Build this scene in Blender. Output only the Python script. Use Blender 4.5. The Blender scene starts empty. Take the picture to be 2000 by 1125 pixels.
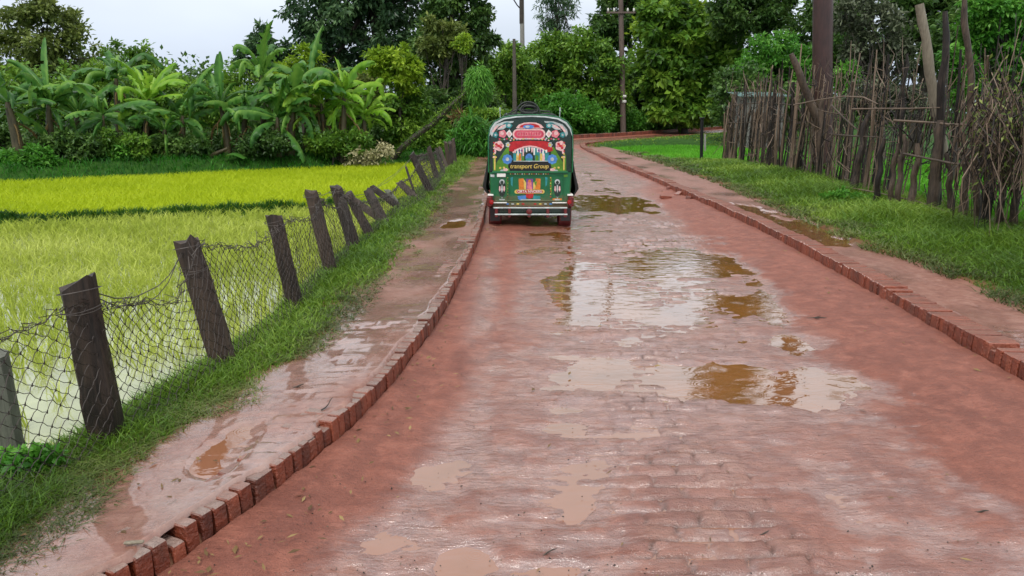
import bpy, math, random
import numpy as np
from mathutils import Vector, Matrix
rng = np.random.default_rng(11)
random.seed(5)
SC = bpy.context.scene
COL = SC.collection

# ------------------------------------------------------------------ camera frame
FPX = 1444.4; PITCH = math.radians(13.7); CH = 1.82
cp, sp = math.cos(PITCH), math.sin(PITCH)
def ray(px, py):
    xc = (px-1000)/FPX; yc = -(py-562.5)/FPX
    return xc, cp+yc*sp, -sp+yc*cp
def G(px, py, z=0.0):
    d = ray(px, py); t = (z-CH)/d[2]
    return np.array([d[0]*t, d[1]*t, z])
def P(px, py, Y):
    d = ray(px, py); t = Y/d[1]
    return np.array([d[0]*t, Y, CH+d[2]*t])
def pxm(Y):                                     # metres per photo pixel at distance Y
    return Y*1.0/FPX

# ------------------------------------------------------------------ noise
def _hash(xi, yi, seed):
    h = (xi.astype(np.int64)*374761393 + yi.astype(np.int64)*668265263 + seed*974634777) & 0xffffffff
    h = ((h ^ (h >> 13))*1274126177) & 0xffffffff
    return ((h ^ (h >> 16)) & 0xffffff)/float(0xffffff)
def vn(x, y, seed=0):
    x = np.asarray(x, float); y = np.asarray(y, float)
    xi = np.floor(x); yi = np.floor(y); fx = x-xi; fy = y-yi
    fx = fx*fx*(3-2*fx); fy = fy*fy*(3-2*fy)
    a = _hash(xi, yi, seed); b = _hash(xi+1, yi, seed); c = _hash(xi, yi+1, seed); d = _hash(xi+1, yi+1, seed)
    return (a*(1-fx)+b*fx)*(1-fy)+(c*(1-fx)+d*fx)*fy
def fbm(x, y, o=4, seed=0):
    s = 0; a = 1.0; t = 0
    for k in range(o):
        s = s+a*vn(x*2**k, y*2**k, seed+k*17); t += a; a *= .5
    return s/t*2-1
def sst(a, b, x):
    t = np.clip((x-a)/(b-a), 0, 1); return t*t*(3-2*t)

# ------------------------------------------------------------------ object helpers
def tag(o, label=None, cat=None, group=None, kind=None):
    if label: o['label'] = label
    if cat: o['category'] = cat
    if group: o['group'] = group
    if kind: o['kind'] = kind
    return o
def thing(name, label, cat, loc=(0, 0, 0), group=None):
    o = bpy.data.objects.new(name, None); COL.objects.link(o); o.empty_display_size = .2
    o.location = [float(v) for v in loc]
    return tag(o, label, cat, group)
def link(name, me, mats, parent=None):
    if mats is not None:
        for m in (mats if isinstance(mats, (list, tuple)) else [mats]): me.materials.append(m)
    o = bpy.data.objects.new(name, me); COL.objects.link(o)
    if parent is not None: o.parent = parent
    return o
def mesh_np(name, verts, loops, totals, mats, parent=None, attrs=None, smooth=True, org=None):
    verts = np.ascontiguousarray(verts, dtype=np.float32).reshape(-1, 3)
    if org is not None: verts = verts-np.array(org, dtype=np.float32)
    loops = np.ascontiguousarray(loops, dtype=np.int32).ravel(); totals = np.ascontiguousarray(totals, dtype=np.int32).ravel()
    me = bpy.data.meshes.new(name)
    me.vertices.add(len(verts)); me.vertices.foreach_set('co', np.ascontiguousarray(verts).ravel())
    me.loops.add(len(loops)); me.loops.foreach_set('vertex_index', loops)
    st = np.zeros(len(totals), np.int32); st[1:] = np.cumsum(totals)[:-1]
    me.polygons.add(len(totals)); me.polygons.foreach_set('loop_start', st); me.polygons.foreach_set('loop_total', totals)
    me.polygons.foreach_set('use_smooth', np.full(len(totals), smooth, dtype=bool))
    me.update(calc_edges=True)
    for k, v in (attrs or {}).items():
        a = me.attributes.new(k, 'FLOAT', 'POINT'); a.data.foreach_set('value', np.ascontiguousarray(v, dtype=np.float32).ravel())
    return link(name, me, mats, parent)
def grid_np(name, V, mats, parent=None, attrs=None, mask=None, org=None):   # V (R,C,3)
    R, C = V.shape[:2]
    i = np.arange(R*C).reshape(R, C)
    q = np.stack([i[:-1, :-1], i[:-1, 1:], i[1:, 1:], i[1:, :-1]], -1).reshape(-1, 4)
    v = V.reshape(-1, 3); at = {k: a.ravel() for k, a in (attrs or {}).items()}
    if mask is not None:
        q = q[mask.ravel()]
        u, inv = np.unique(q, return_inverse=True)
        v = v[u]; q = inv.reshape(-1, 4); at = {k: a[u] for k, a in at.items()}
    return mesh_np(name, v, q, np.full(len(q), 4), mats, parent, at, org=org)

class MB:
    def __init__(s): s.v = []; s.f = []; s.m = []; s.a = []
    def add(s, vs, fs, m=0, a=.5):
        b = len(s.v); s.v += [tuple(float(c) for c in p) for p in vs]; s.a += [a]*len(vs)
        for f in fs: s.f.append([b+i for i in f]); s.m.append(m)
    def box(s, c, d, m=0, rz=0, ry=0, rx=0, a=.5, bev=0):
        M = Matrix.Translation(c) @ Matrix.Rotation(rz, 4, 'Z') @ Matrix.Rotation(ry, 4, 'Y') @ Matrix.Rotation(rx, 4, 'X')
        x, y, z = d[0]/2, d[1]/2, d[2]/2
        if bev <= 0:
            vs = [M @ Vector((i*x, j*y, k*z)) for k in (-1, 1) for i, j in ((-1, -1), (1, -1), (1, 1), (-1, 1))]
            s.add(vs, [(3, 2, 1, 0), (4, 5, 6, 7), (0, 1, 5, 4), (1, 2, 6, 5), (2, 3, 7, 6), (3, 0, 4, 7)], m, a)
        else:
            b = min(bev, x*.9, y*.9, z*.9); vs = []
            oct_ = [(-x+b, -y), (x-b, -y), (x, -y+b), (x, y-b), (x-b, y), (-x+b, y), (-x, y-b), (-x, -y+b)]
            for zz, ins in ((-z, b), (-z+b, 0), (z-b, 0), (z, b)):
                for X, Y in oct_:
                    sx = X-math.copysign(min(ins, abs(X)), X); sy = Y-math.copysign(min(ins, abs(Y)), Y)
                    vs.append(M @ Vector((sx, sy, zz)))
            fs = [tuple(range(7, -1, -1)), tuple(range(24, 32))]
            for r in range(3):
                for k in range(8): fs.append((r*8+k, r*8+(k+1) % 8, r*8+8+(k+1) % 8, r*8+8+k))
            s.add(vs, fs, m, a)
    def tube(s, pts, rad, n=6, m=0, a=.5, cap=True):
        pts = [Vector([float(c) for c in p]) for p in pts]
        if not isinstance(rad, (list, tuple, np.ndarray)): rad = [rad]*len(pts)
        vs = []; k0 = len(pts)
        ref = None
        for i, p in enumerate(pts):
            t = (pts[min(i+1, k0-1)]-pts[max(i-1, 0)])
            if t.length < 1e-9: t = Vector((0, 0, 1))
            t.normalize()
            if ref is None:
                ref = Vector((1, 0, 0)) if abs(t.x) < .8 else Vector((0, 1, 0))
            u = (ref-t*ref.dot(t)); u.normalize(); w = t.cross(u); ref = u
            for k in range(n):
                an = 2*math.pi*k/n
                vs.append(p+(u*math.cos(an)+w*math.sin(an))*float(rad[i]))
        fs = []
        for i in range(k0-1):
            for k in range(n): fs.append((i*n+k, i*n+(k+1) % n, (i+1)*n+(k+1) % n, (i+1)*n+k))
        if cap: fs += [tuple(range(n-1, -1, -1)), tuple((k0-1)*n+k for k in range(n))]
        s.add(vs, fs, m, a)
    def lathe(s, c, prof, axis='X', n=24, m=0):      # prof [(r, h)]
        vs = []
        for r, h in prof:
            for k in range(n):
                an = 2*math.pi*k/n; p, q = r*math.cos(an), r*math.sin(an)
                o = (h, p, q) if axis == 'X' else ((p, h, q) if axis == 'Y' else (p, q, h))
                vs.append((c[0]+o[0], c[1]+o[1], c[2]+o[2]))
        fs = []
        for i in range(len(prof)-1):
            for k in range(n): fs.append((i*n+k, i*n+(k+1) % n, (i+1)*n+(k+1) % n, (i+1)*n+k))
        s.add(vs, fs, m)
    def build(s, name, mats, parent=None, smooth=False, org=None, attr=True):
        me = bpy.data.meshes.new(name)
        v = s.v if org is None else [(p[0]-org[0], p[1]-org[1], p[2]-org[2]) for p in s.v]
        me.from_pydata(v, [], s.f)
        me.polygons.foreach_set('material_index', s.m)
        if smooth: me.polygons.foreach_set('use_smooth', [True]*len(s.f))
        if attr:
            at = me.attributes.new('rnd', 'FLOAT', 'POINT'); at.data.foreach_set('value', s.a)
        me.update()
        if smooth: me.set_sharp_from_angle(angle=math.radians(40))
        return link(name, me, mats, parent)

# ------------------------------------------------------------------ materials
class NT:
    def __init__(s, name):
        s.mat = bpy.data.materials.new(name); s.mat.use_nodes = True
        s.t = s.mat.node_tree; s.n = s.t.nodes; s.l = s.t.links
        s.b = s.n['Principled BSDF']; s.out = s.n['Material Output']
    def new(s, typ, **kw):
        n = s.n.new(typ)
        for k, v in kw.items(): setattr(n, k, v)
        return n
    def to(s, a, b): s.l.new(a, b)
    def attr(s, name): return s.new('ShaderNodeAttribute', attribute_name=name).outputs['Fac']
    def pos(s, scale=(1, 1, 1), obj=False):
        c = s.new('ShaderNodeTexCoord').outputs['Object'] if obj else s.new('ShaderNodeNewGeometry').outputs['Position']
        m = s.new('ShaderNodeMapping'); m.inputs['Scale'].default_value = scale
        s.to(c, m.inputs['Vector']); return m.outputs['Vector']
    def noise(s, vec, scale, detail=4, rough=.55, dist=0):
        n = s.new('ShaderNodeTexNoise'); n.inputs['Scale'].default_value = scale; n.inputs['Detail'].default_value = detail
        n.inputs['Roughness'].default_value = rough; n.inputs['Distortion'].default_value = dist
        s.to(vec, n.inputs['Vector']); return n.outputs['Fac']
    def ramp(s, fac, stops):
        r = s.new('ShaderNodeValToRGB'); e = r.color_ramp.elements
        while len(e) < len(stops): e.new(.5)
        for k, (p, c) in enumerate(stops):
            e[k].position = p; e[k].color = (c[0], c[1], c[2], 1) if isinstance(c, (tuple, list)) else (c, c, c, 1)
        s.to(fac, r.inputs['Fac']); return r.outputs['Color']
    def mix(s, fac, a, b, typ='MIX'):
        n = s.new('ShaderNodeMix', data_type='RGBA', blend_type=typ)
        for v, i in ((fac, 0), (a, 6), (b, 7)):
            if hasattr(v, 'node'): s.to(v, n.inputs[i])
            elif i == 0: n.inputs[0].default_value = v
            else: n.inputs[i].default_value = (*v, 1)
        return n.outputs[2]
    def math(s, op, a, b=0, c=0, clamp=False):
        n = s.new('ShaderNodeMath', operation=op, use_clamp=clamp)
        for i, v in enumerate((a, b, c)):
            if hasattr(v, 'node'): s.to(v, n.inputs[i])
            else: n.inputs[i].default_value = v
        return n.outputs[0]
    def bump(s, h, strength=.5, dist=.01, prev=None):
        n = s.new('ShaderNodeBump'); n.inputs['Strength'].default_value = strength; n.inputs['Distance'].default_value = dist
        s.to(h, n.inputs['Height'])
        if prev is not None: s.to(prev, n.inputs['Normal'])
        return n.outputs['Normal']
    def set(s, **kw):
        for k, v in kw.items():
            i = s.b.inputs[k.replace('_', ' ')]
            if hasattr(v, 'node'): s.to(v, i)
            else: i.default_value = (*v, 1) if isinstance(v, tuple) and len(v) == 3 else v
        return s.mat

def m_plain(name, c, rough=.5, metal=0, spec=.5, coat=0, var=.25, scale=9):
    t = NT(name); n = t.noise(t.pos(obj=True), scale, 5, .6)
    c1 = tuple(x*(1-var) for x in c); c2 = tuple(min(1, x*(1+var)) for x in c)
    col = t.ramp(n, [(.3, c1), (.7, c2)])
    r = t.math('MULTIPLY_ADD', n, .3, rough-.15, True)
    return t.set(Base_Color=col, Roughness=r, Metallic=metal, Specular_IOR_Level=spec, Coat_Weight=coat)

def m_foliage(name, dark, mid, light, trans=.3, rough=.42, spec=.5, attr='rnd'):
    t = NT(name)
    n = t.noise(t.pos(), .55, 3)
    f = t.math('MULTIPLY_ADD', n, .9, -.45); f = t.math('ADD', f, t.attr(attr), clamp=True)
    col = t.ramp(f, [(.08, dark), (.5, mid), (.92, light)])
    t.set(Base_Color=col, Roughness=rough, Specular_IOR_Level=spec*.6)
    tr = t.new('ShaderNodeBsdfTranslucent'); t.to(t.mix(.5, col, light), tr.inputs['Color'])
    mx = t.new('ShaderNodeMixShader'); mx.inputs[0].default_value = trans
    t.to(t.b.outputs[0], mx.inputs[1]); t.to(tr.outputs[0], mx.inputs[2]); t.to(mx.outputs[0], t.out.inputs['Surface'])
    return t.mat

def m_wood(name, dark, light, scale=6, rough=.6, attr=True, spec=.4):
    t = NT(name)
    v = t.pos((9, 9, .8)); n = t.noise(v, scale, 6, .65, .5); n2 = t.noise(t.pos(), 3.5, 4)
    f = t.math('MULTIPLY_ADD', n, .75, -.1)
    f = t.math('ADD', f, t.math('MULTIPLY_ADD', n2, .5, -.25))
    if attr: f = t.math('ADD', f, t.math('MULTIPLY_ADD', t.attr('rnd'), 1.0, -.5))
    col = t.ramp(f, [(.1, dark), (.75, light)])
    return t.set(Base_Color=col, Roughness=rough, Specular_IOR_Level=spec, Normal=t.bump(n, .7, .012))

def m_road():
    t = NT('wet_red_mud_road')
    wet = t.attr('wet'); br = t.attr('brk')
    p = t.pos(); n1 = t.noise(p, 1.6, 6, .6); n2 = t.noise(p, 9, 6, .65); n3 = t.noise(t.pos((.45, 1.25, 1)), 30, 5, .7, .4); n4 = t.noise(p, 120, 3, .6); n5 = t.noise(p, 42, 5, .75)
    base = t.ramp(n2, [(.25, (.18, .056, .036)), (.55, (.305, .104, .068)), (.8, (.40, .158, .108))])
    brick = t.ramp(n2, [(.25, (.18, .066, .042)), (.6, (.31, .138, .095)), (.85, (.41, .225, .165))])
    dk = t.noise(t.pos((.6, 1.3, 1)), 22, 6, .75, .5)
    col = t.mix(br, base, brick); col = t.mix(t.ramp(dk, [(.30, .55), (.48, 0)]), col, (.10, .032, .018))
    silt = t.mix(t.math('MULTIPLY', wet, .55), col, (.39, .195, .135))
    silt = t.mix(t.ramp(t.noise(p, 4.5, 5, .65, .8), [(.44, .6), (.56, 0)]), silt, (.17, .052, .034))
    col = t.mix(t.ramp(n1, [(.35, 0), (.7, .4)]), silt, (.32, .112, .070))
    speck = t.ramp(n4, [(.32, 1), (.40, 0)]); pale = t.ramp(n5, [(.62, 0), (.70, .55)])
    col = t.mix(pale, col, (.36, .17, .11))
    col = t.mix(t.math('MULTIPLY', t.attr('gap'), .85), col, (.075, .026, .012))  # joint mud, its colour darkened to stand in for shadow between the bricks
    col = t.mix(t.math('MULTIPLY', speck, .5), col, (.08, .03, .02))
    rr = t.math('MULTIPLY_ADD', n3, .35, .10)
    r = t.math('MULTIPLY_ADD', wet, -.22, t.math('ADD', rr, .26), True)
    h = t.math('ADD', t.math('ADD', t.math('MULTIPLY', n3, .7), t.math('MULTIPLY', n4, .35)), t.math('MULTIPLY', n5, .5))
    nb = t.bump(h, .9, .04)
    film = t.math('MULTIPLY', t.math('MULTIPLY_ADD', t.attr('gap'), -.7, 1, True), t.ramp(t.noise(t.pos((.45, 1.5, 1)), 6, 6, .68, .6), [(.31, .2), (.46, 1)])); film = t.math('MULTIPLY', film, wet)
    t.set(Base_Color=col, Roughness=t.math('MAXIMUM', r, .09), Specular_IOR_Level=.45, Normal=nb, Coat_Weight=film, Coat_Roughness=.08, Coat_IOR=2.4)
    t.to(t.bump(t.math('ADD', t.noise(t.pos((.40, 1.3, 1)), 13, 4, .65, .8), t.math('MULTIPLY', n5, .35)), .6, .04), t.b.inputs['Coat Normal'])
    return t.mat

def m_path():
    t = NT('wet_brick_path')
    p = t.pos(); wet = t.attr('wet')
    n1 = t.noise(p, 2.2, 5, .6); n2 = t.noise(p, 13, 6, .65); n3 = t.noise(t.pos((.7, 1.2, 1)), 34, 5, .7, .3); n4 = t.noise(p, 110, 3)
    col = t.ramp(n2, [(.2, (.12, .042, .026)), (.5, (.22, .092, .063)), (.8, (.32, .175, .13))])
    col = t.mix(t.math('MULTIPLY', t.ramp(n1, [(.42, 0), (.62, 1)]), t.math('MULTIPLY', t.attr('pale'), .42)), col, (.25, .165, .13))
    col = t.mix(t.math('MULTIPLY', t.ramp(n4, [(.3, 1), (.36, 0)]), .5), col, (.06, .03, .02))
    soil = t.attr('soil'); col = t.mix(soil, col, (.16, .075, .04))
    r = t.math('MULTIPLY_ADD', wet, -.25, t.math('MULTIPLY_ADD', n3, .4, .24), True)
    nb = t.bump(t.math('ADD', n3, t.math('MULTIPLY', n4, .3)), .5, .016)
    return t.set(Base_Color=col, Roughness=t.math('MAXIMUM', r, .1), Normal=nb, Coat_Weight=wet, Coat_Roughness=.09, Coat_IOR=1.85)

def m_kerb(name, top):
    t = NT(name); p = t.pos(); n2 = t.noise(p, 16, 5, .65); n3 = t.noise(p, 60, 4, .6); a = t.attr('rnd')
    f = t.math('ADD', t.math('MULTIPLY', n2, .75), t.math('MULTIPLY_ADD', a, .42, -.13))
    col = t.ramp(f, [(.12, (.06, .013, .007)), (.45, (.20, .042, .018)), (.75, (.30, .075, .036)), (.95, (.27, .12, .06))])
    g = t.new('ShaderNodeNewGeometry'); sx = t.new('ShaderNodeSeparateXYZ'); t.to(g.outputs['Normal'], sx.inputs[0])
    up = t.math('MULTIPLY', t.ramp(sx.outputs[2], [(.5, 0), (.9, 1)]), t.ramp(t.noise(p, 3.2, 4), [(.3, .35), (.65, .95)]))
    col = t.mix(up, col, top)
    stain = t.ramp(t.noise(p, 7, 4), [(.5, 0), (.75, .6)])
    col = t.mix(stain, col, (.10, .045, .03))
    return t.set(Base_Color=col, Roughness=t.math('MULTIPLY_ADD', n3, .5, .1), Normal=t.bump(t.math('ADD', n2, n3), .9, .02), Coat_Weight=.3, Coat_Roughness=.12)

def m_water(name, col, rough=.03, ripple=.25, scale=11, ior=1.45, coat=.6, silt=None):
    t = NT(name)
    n = t.noise(t.pos((.6, 1.1, 1)), scale, 3, .5, .6); n2 = t.noise(t.pos(), 2.2, 3)
    c = t.ramp(n2, [(.3, tuple(x*.75 for x in col)), (.7, tuple(x*1.2 for x in col))])
    if silt:
        sy = t.new('ShaderNodeSeparateXYZ'); t.to(t.pos(), sy.inputs[0]); f = t.math('ADD', t.math('MULTIPLY_ADD', sy.outputs[1], -.40, 2.05), t.math('MULTIPLY_ADD', n2, 1.2, -.6), clamp=True); c = t.mix(f, c, silt)
    v = t.new('ShaderNodeTexVoronoi', feature='F1'); v.inputs['Scale'].default_value = 4.5; t.to(t.pos(), v.inputs['Vector'])
    ring = t.math('SINE', t.math('MULTIPLY', v.outputs['Distance'], 95.0))
    ring = t.math('MULTIPLY', ring, t.ramp(v.outputs['Distance'], [(.08, 1), (.42, 0)]))
    h = t.math('ADD', n, t.math('MULTIPLY', ring, .10))
    return t.set(Base_Color=c, Roughness=rough, IOR=ior, Normal=t.bump(h, ripple, .015), Coat_Weight=coat, Coat_Roughness=.03, Coat_Normal=t.bump(h, ripple, .015))

def m_ground():
    t = NT('soil_and_moss'); p = t.pos(); n = t.noise(p, 5, 6, .6); n2 = t.noise(p, 40, 4, .6); so = t.attr('soil')
    g = t.ramp(n, [(.3, (.012, .04, .006)), (.6, (.028, .085, .010)), (.8, (.05, .10, .018))])
    s = t.ramp(n, [(.3, (.09, .045, .025)), (.7, (.20, .085, .05))])
    return t.set(Base_Color=t.mix(so, g, s), Roughness=.9, Specular_IOR_Level=.15, Normal=t.bump(n2, .6, .03))

M = {}
M['road'] = m_road(); M['path'] = m_path(); M['ground'] = m_ground()
M['kerb_left'] = m_kerb('kerb_brick_pale_topped', (.27, .20, .17)); M['kerb_right'] = m_kerb('kerb_brick', (.25, .105, .072))
M['puddle'] = m_water('murky_puddle_water', (.19, .078, .020), .03, .26, 9, 1.6, .8, (.235, .10, .055))
M['paddy_water'] = m_water('paddy_water', (.26, .29, .14), .06, .15, 6, 1.45, .4)
M['leaf_dark'] = m_foliage('dark_foliage', (.008, .026, .008), (.042, .105, .020), (.14, .25, .05), .26)
M['leaf_blue'] = m_foliage('blue_green_foliage', (.008, .026, .013), (.038, .095, .036), (.11, .20, .07), .26)
M['leaf_mid'] = m_foliage('mid_foliage', (.014, .048, .008), (.080, .195, .020), (.24, .40, .045), .32)
M['leaf_lime'] = m_foliage('lime_foliage', (.05, .12, .010), (.18, .32, .020), (.36, .50, .04), .38)
M['leaf_olive'] = m_foliage('olive_foliage', (.024, .048, .010), (.105, .155, .030), (.24, .29, .07), .3)
M['leaf_grey'] = m_foliage('grey_foliage', (.016, .024, .012), (.055, .075, .035), (.14, .165, .095), .2)
M['leaf_bright'] = m_foliage('bright_green_foliage', (.02, .09, .012), (.06, .22, .02), (.16, .38, .05), .35)
M['leaf_pale'] = m_foliage('pale_buds', (.16, .18, .06), (.34, .32, .16), (.52, .48, .30), .2)
M['banana'] = m_foliage('banana_leaf', (.02, .085, .014), (.065, .20, .03), (.20, .38, .06), .35, .42, .5)
M['banana_lime'] = m_foliage('lime_banana_leaf', (.07, .20, .012), (.19, .40, .025), (.34, .54, .06), .4, .42, .5)
M['banana_dry'] = m_foliage('dry_banana_leaf', (.10, .06, .025), (.20, .13, .05), (.30, .22, .09), .2, .6)
M['grass'] = m_foliage('verge_grass', (.03, .082, .007), (.105, .215, .017), (.26, .37, .05), .3)
M['dike'] = m_foliage('dike_grass', (.01, .045, .006), (.025, .10, .010), (.07, .17, .02), .25)
M['grass_dry'] = m_foliage('creeping_grass_mat', (.035, .055, .012), (.085, .125, .022), (.18, .21, .06), .2)
M['grass_dark'] = m_foliage('bank_grass', (.012, .08, .006), (.03, .17, .010), (.09, .28, .025), .3)
M['rice_far'] = m_foliage('dense_young_rice', (.31, .42, .008), (.40, .51, .012), (.47, .57, .022), .4, .5, .3)
M['rice_near'] = m_foliage('sparse_young_rice', (.21, .29, .02), (.37, .45, .055), (.54, .60, .16), .35, .5, .3)
M['rice_green'] = m_foliage('green_rice', (.05, .22, .012), (.10, .36, .02), (.18, .46, .04), .4, .5, .3)
M['bark'] = m_wood('dark_bark', (.02, .016, .012), (.10, .08, .06), attr=False)
M['bark_grey'] = m_wood('grey_bark', (.05, .045, .038), (.20, .17, .13), attr=False)
M['post'] = m_wood('wet_fence_wood', (.012, .008, .006), (.115, .075, .052), 5, .55)
M['post_grey'] = m_wood('weathered_grey_post', (.09, .095, .075), (.24, .25, .19), 5)
M['stick'] = m_wood('dead_sticks', (.010, .006, .004), (.20, .14, .095), 7, .55)
M['log'] = m_wood('pale_log', (.12, .10, .07), (.36, .31, .23), 7, .6, False)
M['pole_red'] = m_wood('red_brown_pole', (.025, .010, .008), (.085, .034, .026), 3, .4, False, .5)
M['pole_wood'] = m_wood('grey_brown_pole', (.07, .05, .04), (.20, .15, .12), 4, .6, False)
M['pole_concrete'] = m_wood('concrete_pole', (.17, .165, .15), (.36, .35, .32), 4, .7, False)
M['bstem'] = m_wood('banana_stem', (.03, .025, .012), (.17, .14, .06), 3, .5, False)
M['wire'] = m_plain('rusty_netting_wire', (.05, .04, .034), .5, .3)
M['black_metal'] = m_plain('black_metal', (.012, .013, .013), .4, .4)
M['pale_metal'] = m_plain('pale_metal', (.42, .47, .46), .4, .2)
M['teal_tin'] = m_plain('teal_tin', (.16, .27, .26), .35, .4)
M['grey_wall'] = m_plain('grey_wall', (.14, .14, .13), .8)
M['green_paint'] = m_plain('green_paint', (.004, .088, .030), .28, 0, .5, .4, .2, 5)
t = NT('green_paint_mud_splashed'); po = t.pos(obj=True); n = t.noise(po, 6, 5, .6); sx_ = t.new('ShaderNodeSeparateXYZ'); t.to(po, sx_.inputs[0])
mu = t.ramp(t.math('ADD', sx_.outputs[2], t.math('MULTIPLY_ADD', t.noise(po, 14, 5, .7), .5, -.25)), [(.25, .85), (.52, 0)])
col = t.mix(mu, t.ramp(n, [(.3, (.004, .095, .032)), (.7, (.008, .135, .048))]), (.22, .09, .055)); M['green_paint'] = t.set(Base_Color=col, Roughness=t.math('MULTIPLY_ADD', mu, .5, .28), Normal=t.bump(t.noise(po, 5, 2), .25, .02))
M['dark_paint'] = m_plain('dark_green_paint', (.006, .022, .014), .3, 0, .5, .3)
M['black_paint'] = m_plain('black_paint', (.008, .007, .007), .35, 0, .5, .2)
M['white_paint'] = m_plain('white_paint', (.70, .70, .66), .35, 0, .5, .2, .12, 14)
M['silver_vinyl'] = m_plain('silver_vinyl', (.42, .47, .46), .32, .1, .5, .3, .3, 12)
M['pink_paint'] = m_plain('pink_paint', (.58, .16, .19), .4, var=.35, scale=25)
M['pale_pink'] = m_plain('pale_pink_paint', (.68, .42, .41), .4, var=.3, scale=30)
M['rose_paint'] = m_plain('rose_paint', (.52, .045, .09), .4, var=.25, scale=12)
M['red_paint'] = m_plain('red_paint', (.40, .012, .016), .35, var=.3, scale=20)
M['blue_paint'] = m_plain('blue_paint', (.06, .20, .50), .4, var=.35, scale=25)
M['teal_paint'] = m_plain('teal_paint', (.02, .21, .22), .4, var=.3, scale=15)
M['leaf_paint'] = m_plain('leaf_green_paint', (.07, .20, .012), .4, var=.35, scale=8)
M['yellow_paint'] = m_plain('yellow_paint', (.58, .43, .10), .4, var=.25, scale=25)
M['orange_paint'] = m_plain('orange_paint', (.55, .17, .02), .4, var=.3, scale=25)
M['purple_paint'] = m_plain('purple_paint', (.16, .05, .22), .4)
M['tyre'] = m_plain('tyre_rubber', (.012, .011, .011), .7)
M['maroon'] = m_plain('maroon_paint', (.12, .012, .012), .35, coat=.2)
M['curtain'] = m_plain('black_curtain', (.010, .012, .011), .45)
M['rope'] = m_plain('dark_hose', (.018, .022, .018), .5)
t = NT('glass'); t.set(Base_Color=(.03, .04, .04), Roughness=.05, Specular_IOR_Level=.8); M['glass'] = t.mat
t = NT('lamp_plastic'); t.set(Base_Color=(.3, .008, .008), Roughness=.15); M['lamp'] = t.mat
t = NT('clear_lamp'); t.set(Base_Color=(.6, .6, .58), Roughness=.1); M['clear'] = t.mat

# ------------------------------------------------------------------ road plan (metres)
LK = [(-1, -3.9, -1), (0, -3.05, 0), (1, -2.35, 1), (2, -1.68, 2), (2.62, -1.37, 2.62), (3, -1.2, 3), (3.45, -1.05, 3.45), (3.98, -.90, 3.98), (4.53, -.80, 4.53), (5.49, -.68, 5.49), (6.7, -.585, 6.7), (8, -.53, 8),
      (9.5, -.47, 9.5), (11.7, -.45, 11.7), (13.5, -.47, 13.5), (20, -.5, 20), (30, -.5, 30), (34, -.42, 34), (39, 0, 38.6), (43, 1.3, 42), (47, 3.9, 45.2), (51, 6.6, 48.4), (61, 12.4, 57), (72, 18.7, 66.3), (95, 32, 86)]
RK = [(-1, 3.24, -1), (1, 3.30, 1), (4.62, 3.41, 4.62), (5.62, 3.46, 5.62), (7.1, 3.55, 7.1), (8.55, 3.63, 8.55), (10.5, 3.68, 10.5), (13.2, 3.66, 13.2), (15.5, 3.56, 15.5), (19.5, 3.46, 19.5), (23.9, 3.28, 23.9), (30.6, 3.14, 30.6),
      (34, 3.1, 34), (39, 3.3, 36.6), (43, 4.3, 39), (47, 6.6, 42), (51, 9.6, 45.8), (61, 15.6, 54.6), (72, 22, 64), (95, 35.3, 83.8)]
SS = np.arange(-1, 95.001, .05)
def poly(K):
    K = np.array(K); X = np.interp(SS, K[:, 0], K[:, 1]); Y = np.interp(SS, K[:, 0], K[:, 2])
    for w in (9, 9):
        k = np.ones(w)/w
        X = np.concatenate([X[:8], np.convolve(np.pad(X, w//2, 'edge'), k, 'valid')[8:-8], X[-8:]])
        Y = np.concatenate([Y[:8], np.convolve(np.pad(Y, w//2, 'edge'), k, 'valid')[8:-8], Y[-8:]])
    return X, Y
LX, LY = poly(LK); RX, RY = poly(RK)
def Lp(s): return np.stack([np.interp(s, SS, LX), np.interp(s, SS, LY)], -1)
def Rp(s): return np.stack([np.interp(s, SS, RX), np.interp(s, SS, RY)], -1)
def nrm(f, s, side):                # outward unit normal of a kerb line
    d = f(s+.05)-f(s-.05); d /= np.linalg.norm(d, axis=-1, keepdims=True)
    return np.stack([-d[..., 1], d[..., 0]], -1)*side
# path edge / fence lines as x of Y
_lp = np.array([(-1.98, 2.2), (-1.93, 2.7), (-1.87, 3.06), (-1.80, 3.47), (-1.69, 3.78), (-1.60, 4.23), (-1.50, 4.69), (-1.42, 5.5), (-1.36, 6.44), (-1.27, 7.48), (-1.22, 8.57), (-1.22, 10.44), (-1.24, 13.3), (-1.22, 18.2), (-1.05, 22), (-1., 30), (-1., 60)])
_lf = np.array([(-2.55, 1), (-2.38, 2.6), (-2.16, 3.6), (-1.98, 4.8), (-1.92, 6.3), (-1.93, 7.8), (-1.97, 9.4), (-1.93, 11.4), (-1.9, 15.3), (-1.83, 18.6), (-1.83, 24.3), (-1.8, 32), (-1.8, 60)])
_rp = np.array([(4.3, 1), (4.45, 6.2), (4.56, 7.1), (4.62, 8.4), (4.45, 9), (4.60, 11), (4.65, 13.5), (4.75, 16), (4.8, 18.4), (4.7, 23.6), (4.4, 29), (3.7, 34.9), (3.9, 60)])
_rf = np.array([(6.45, 5), (6.68, 9.7), (6.73, 10.7), (6.79, 12.2), (6.86, 14.1), (7.0, 17), (7.15, 20.9), (7.38, 26), (7.5, 32)])
def lpath(y): return np.interp(y, _lp[:, 1], _lp[:, 0])
def lfence(y): return np.interp(y, _lf[:, 1], _lf[:, 0])
def rpath(y): return np.interp(y, _rp[:, 1], _rp[:, 0])
def rfence(y): return np.interp(y, _rf[:, 1], _rf[:, 0])
FIELD_Z = -.46
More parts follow.
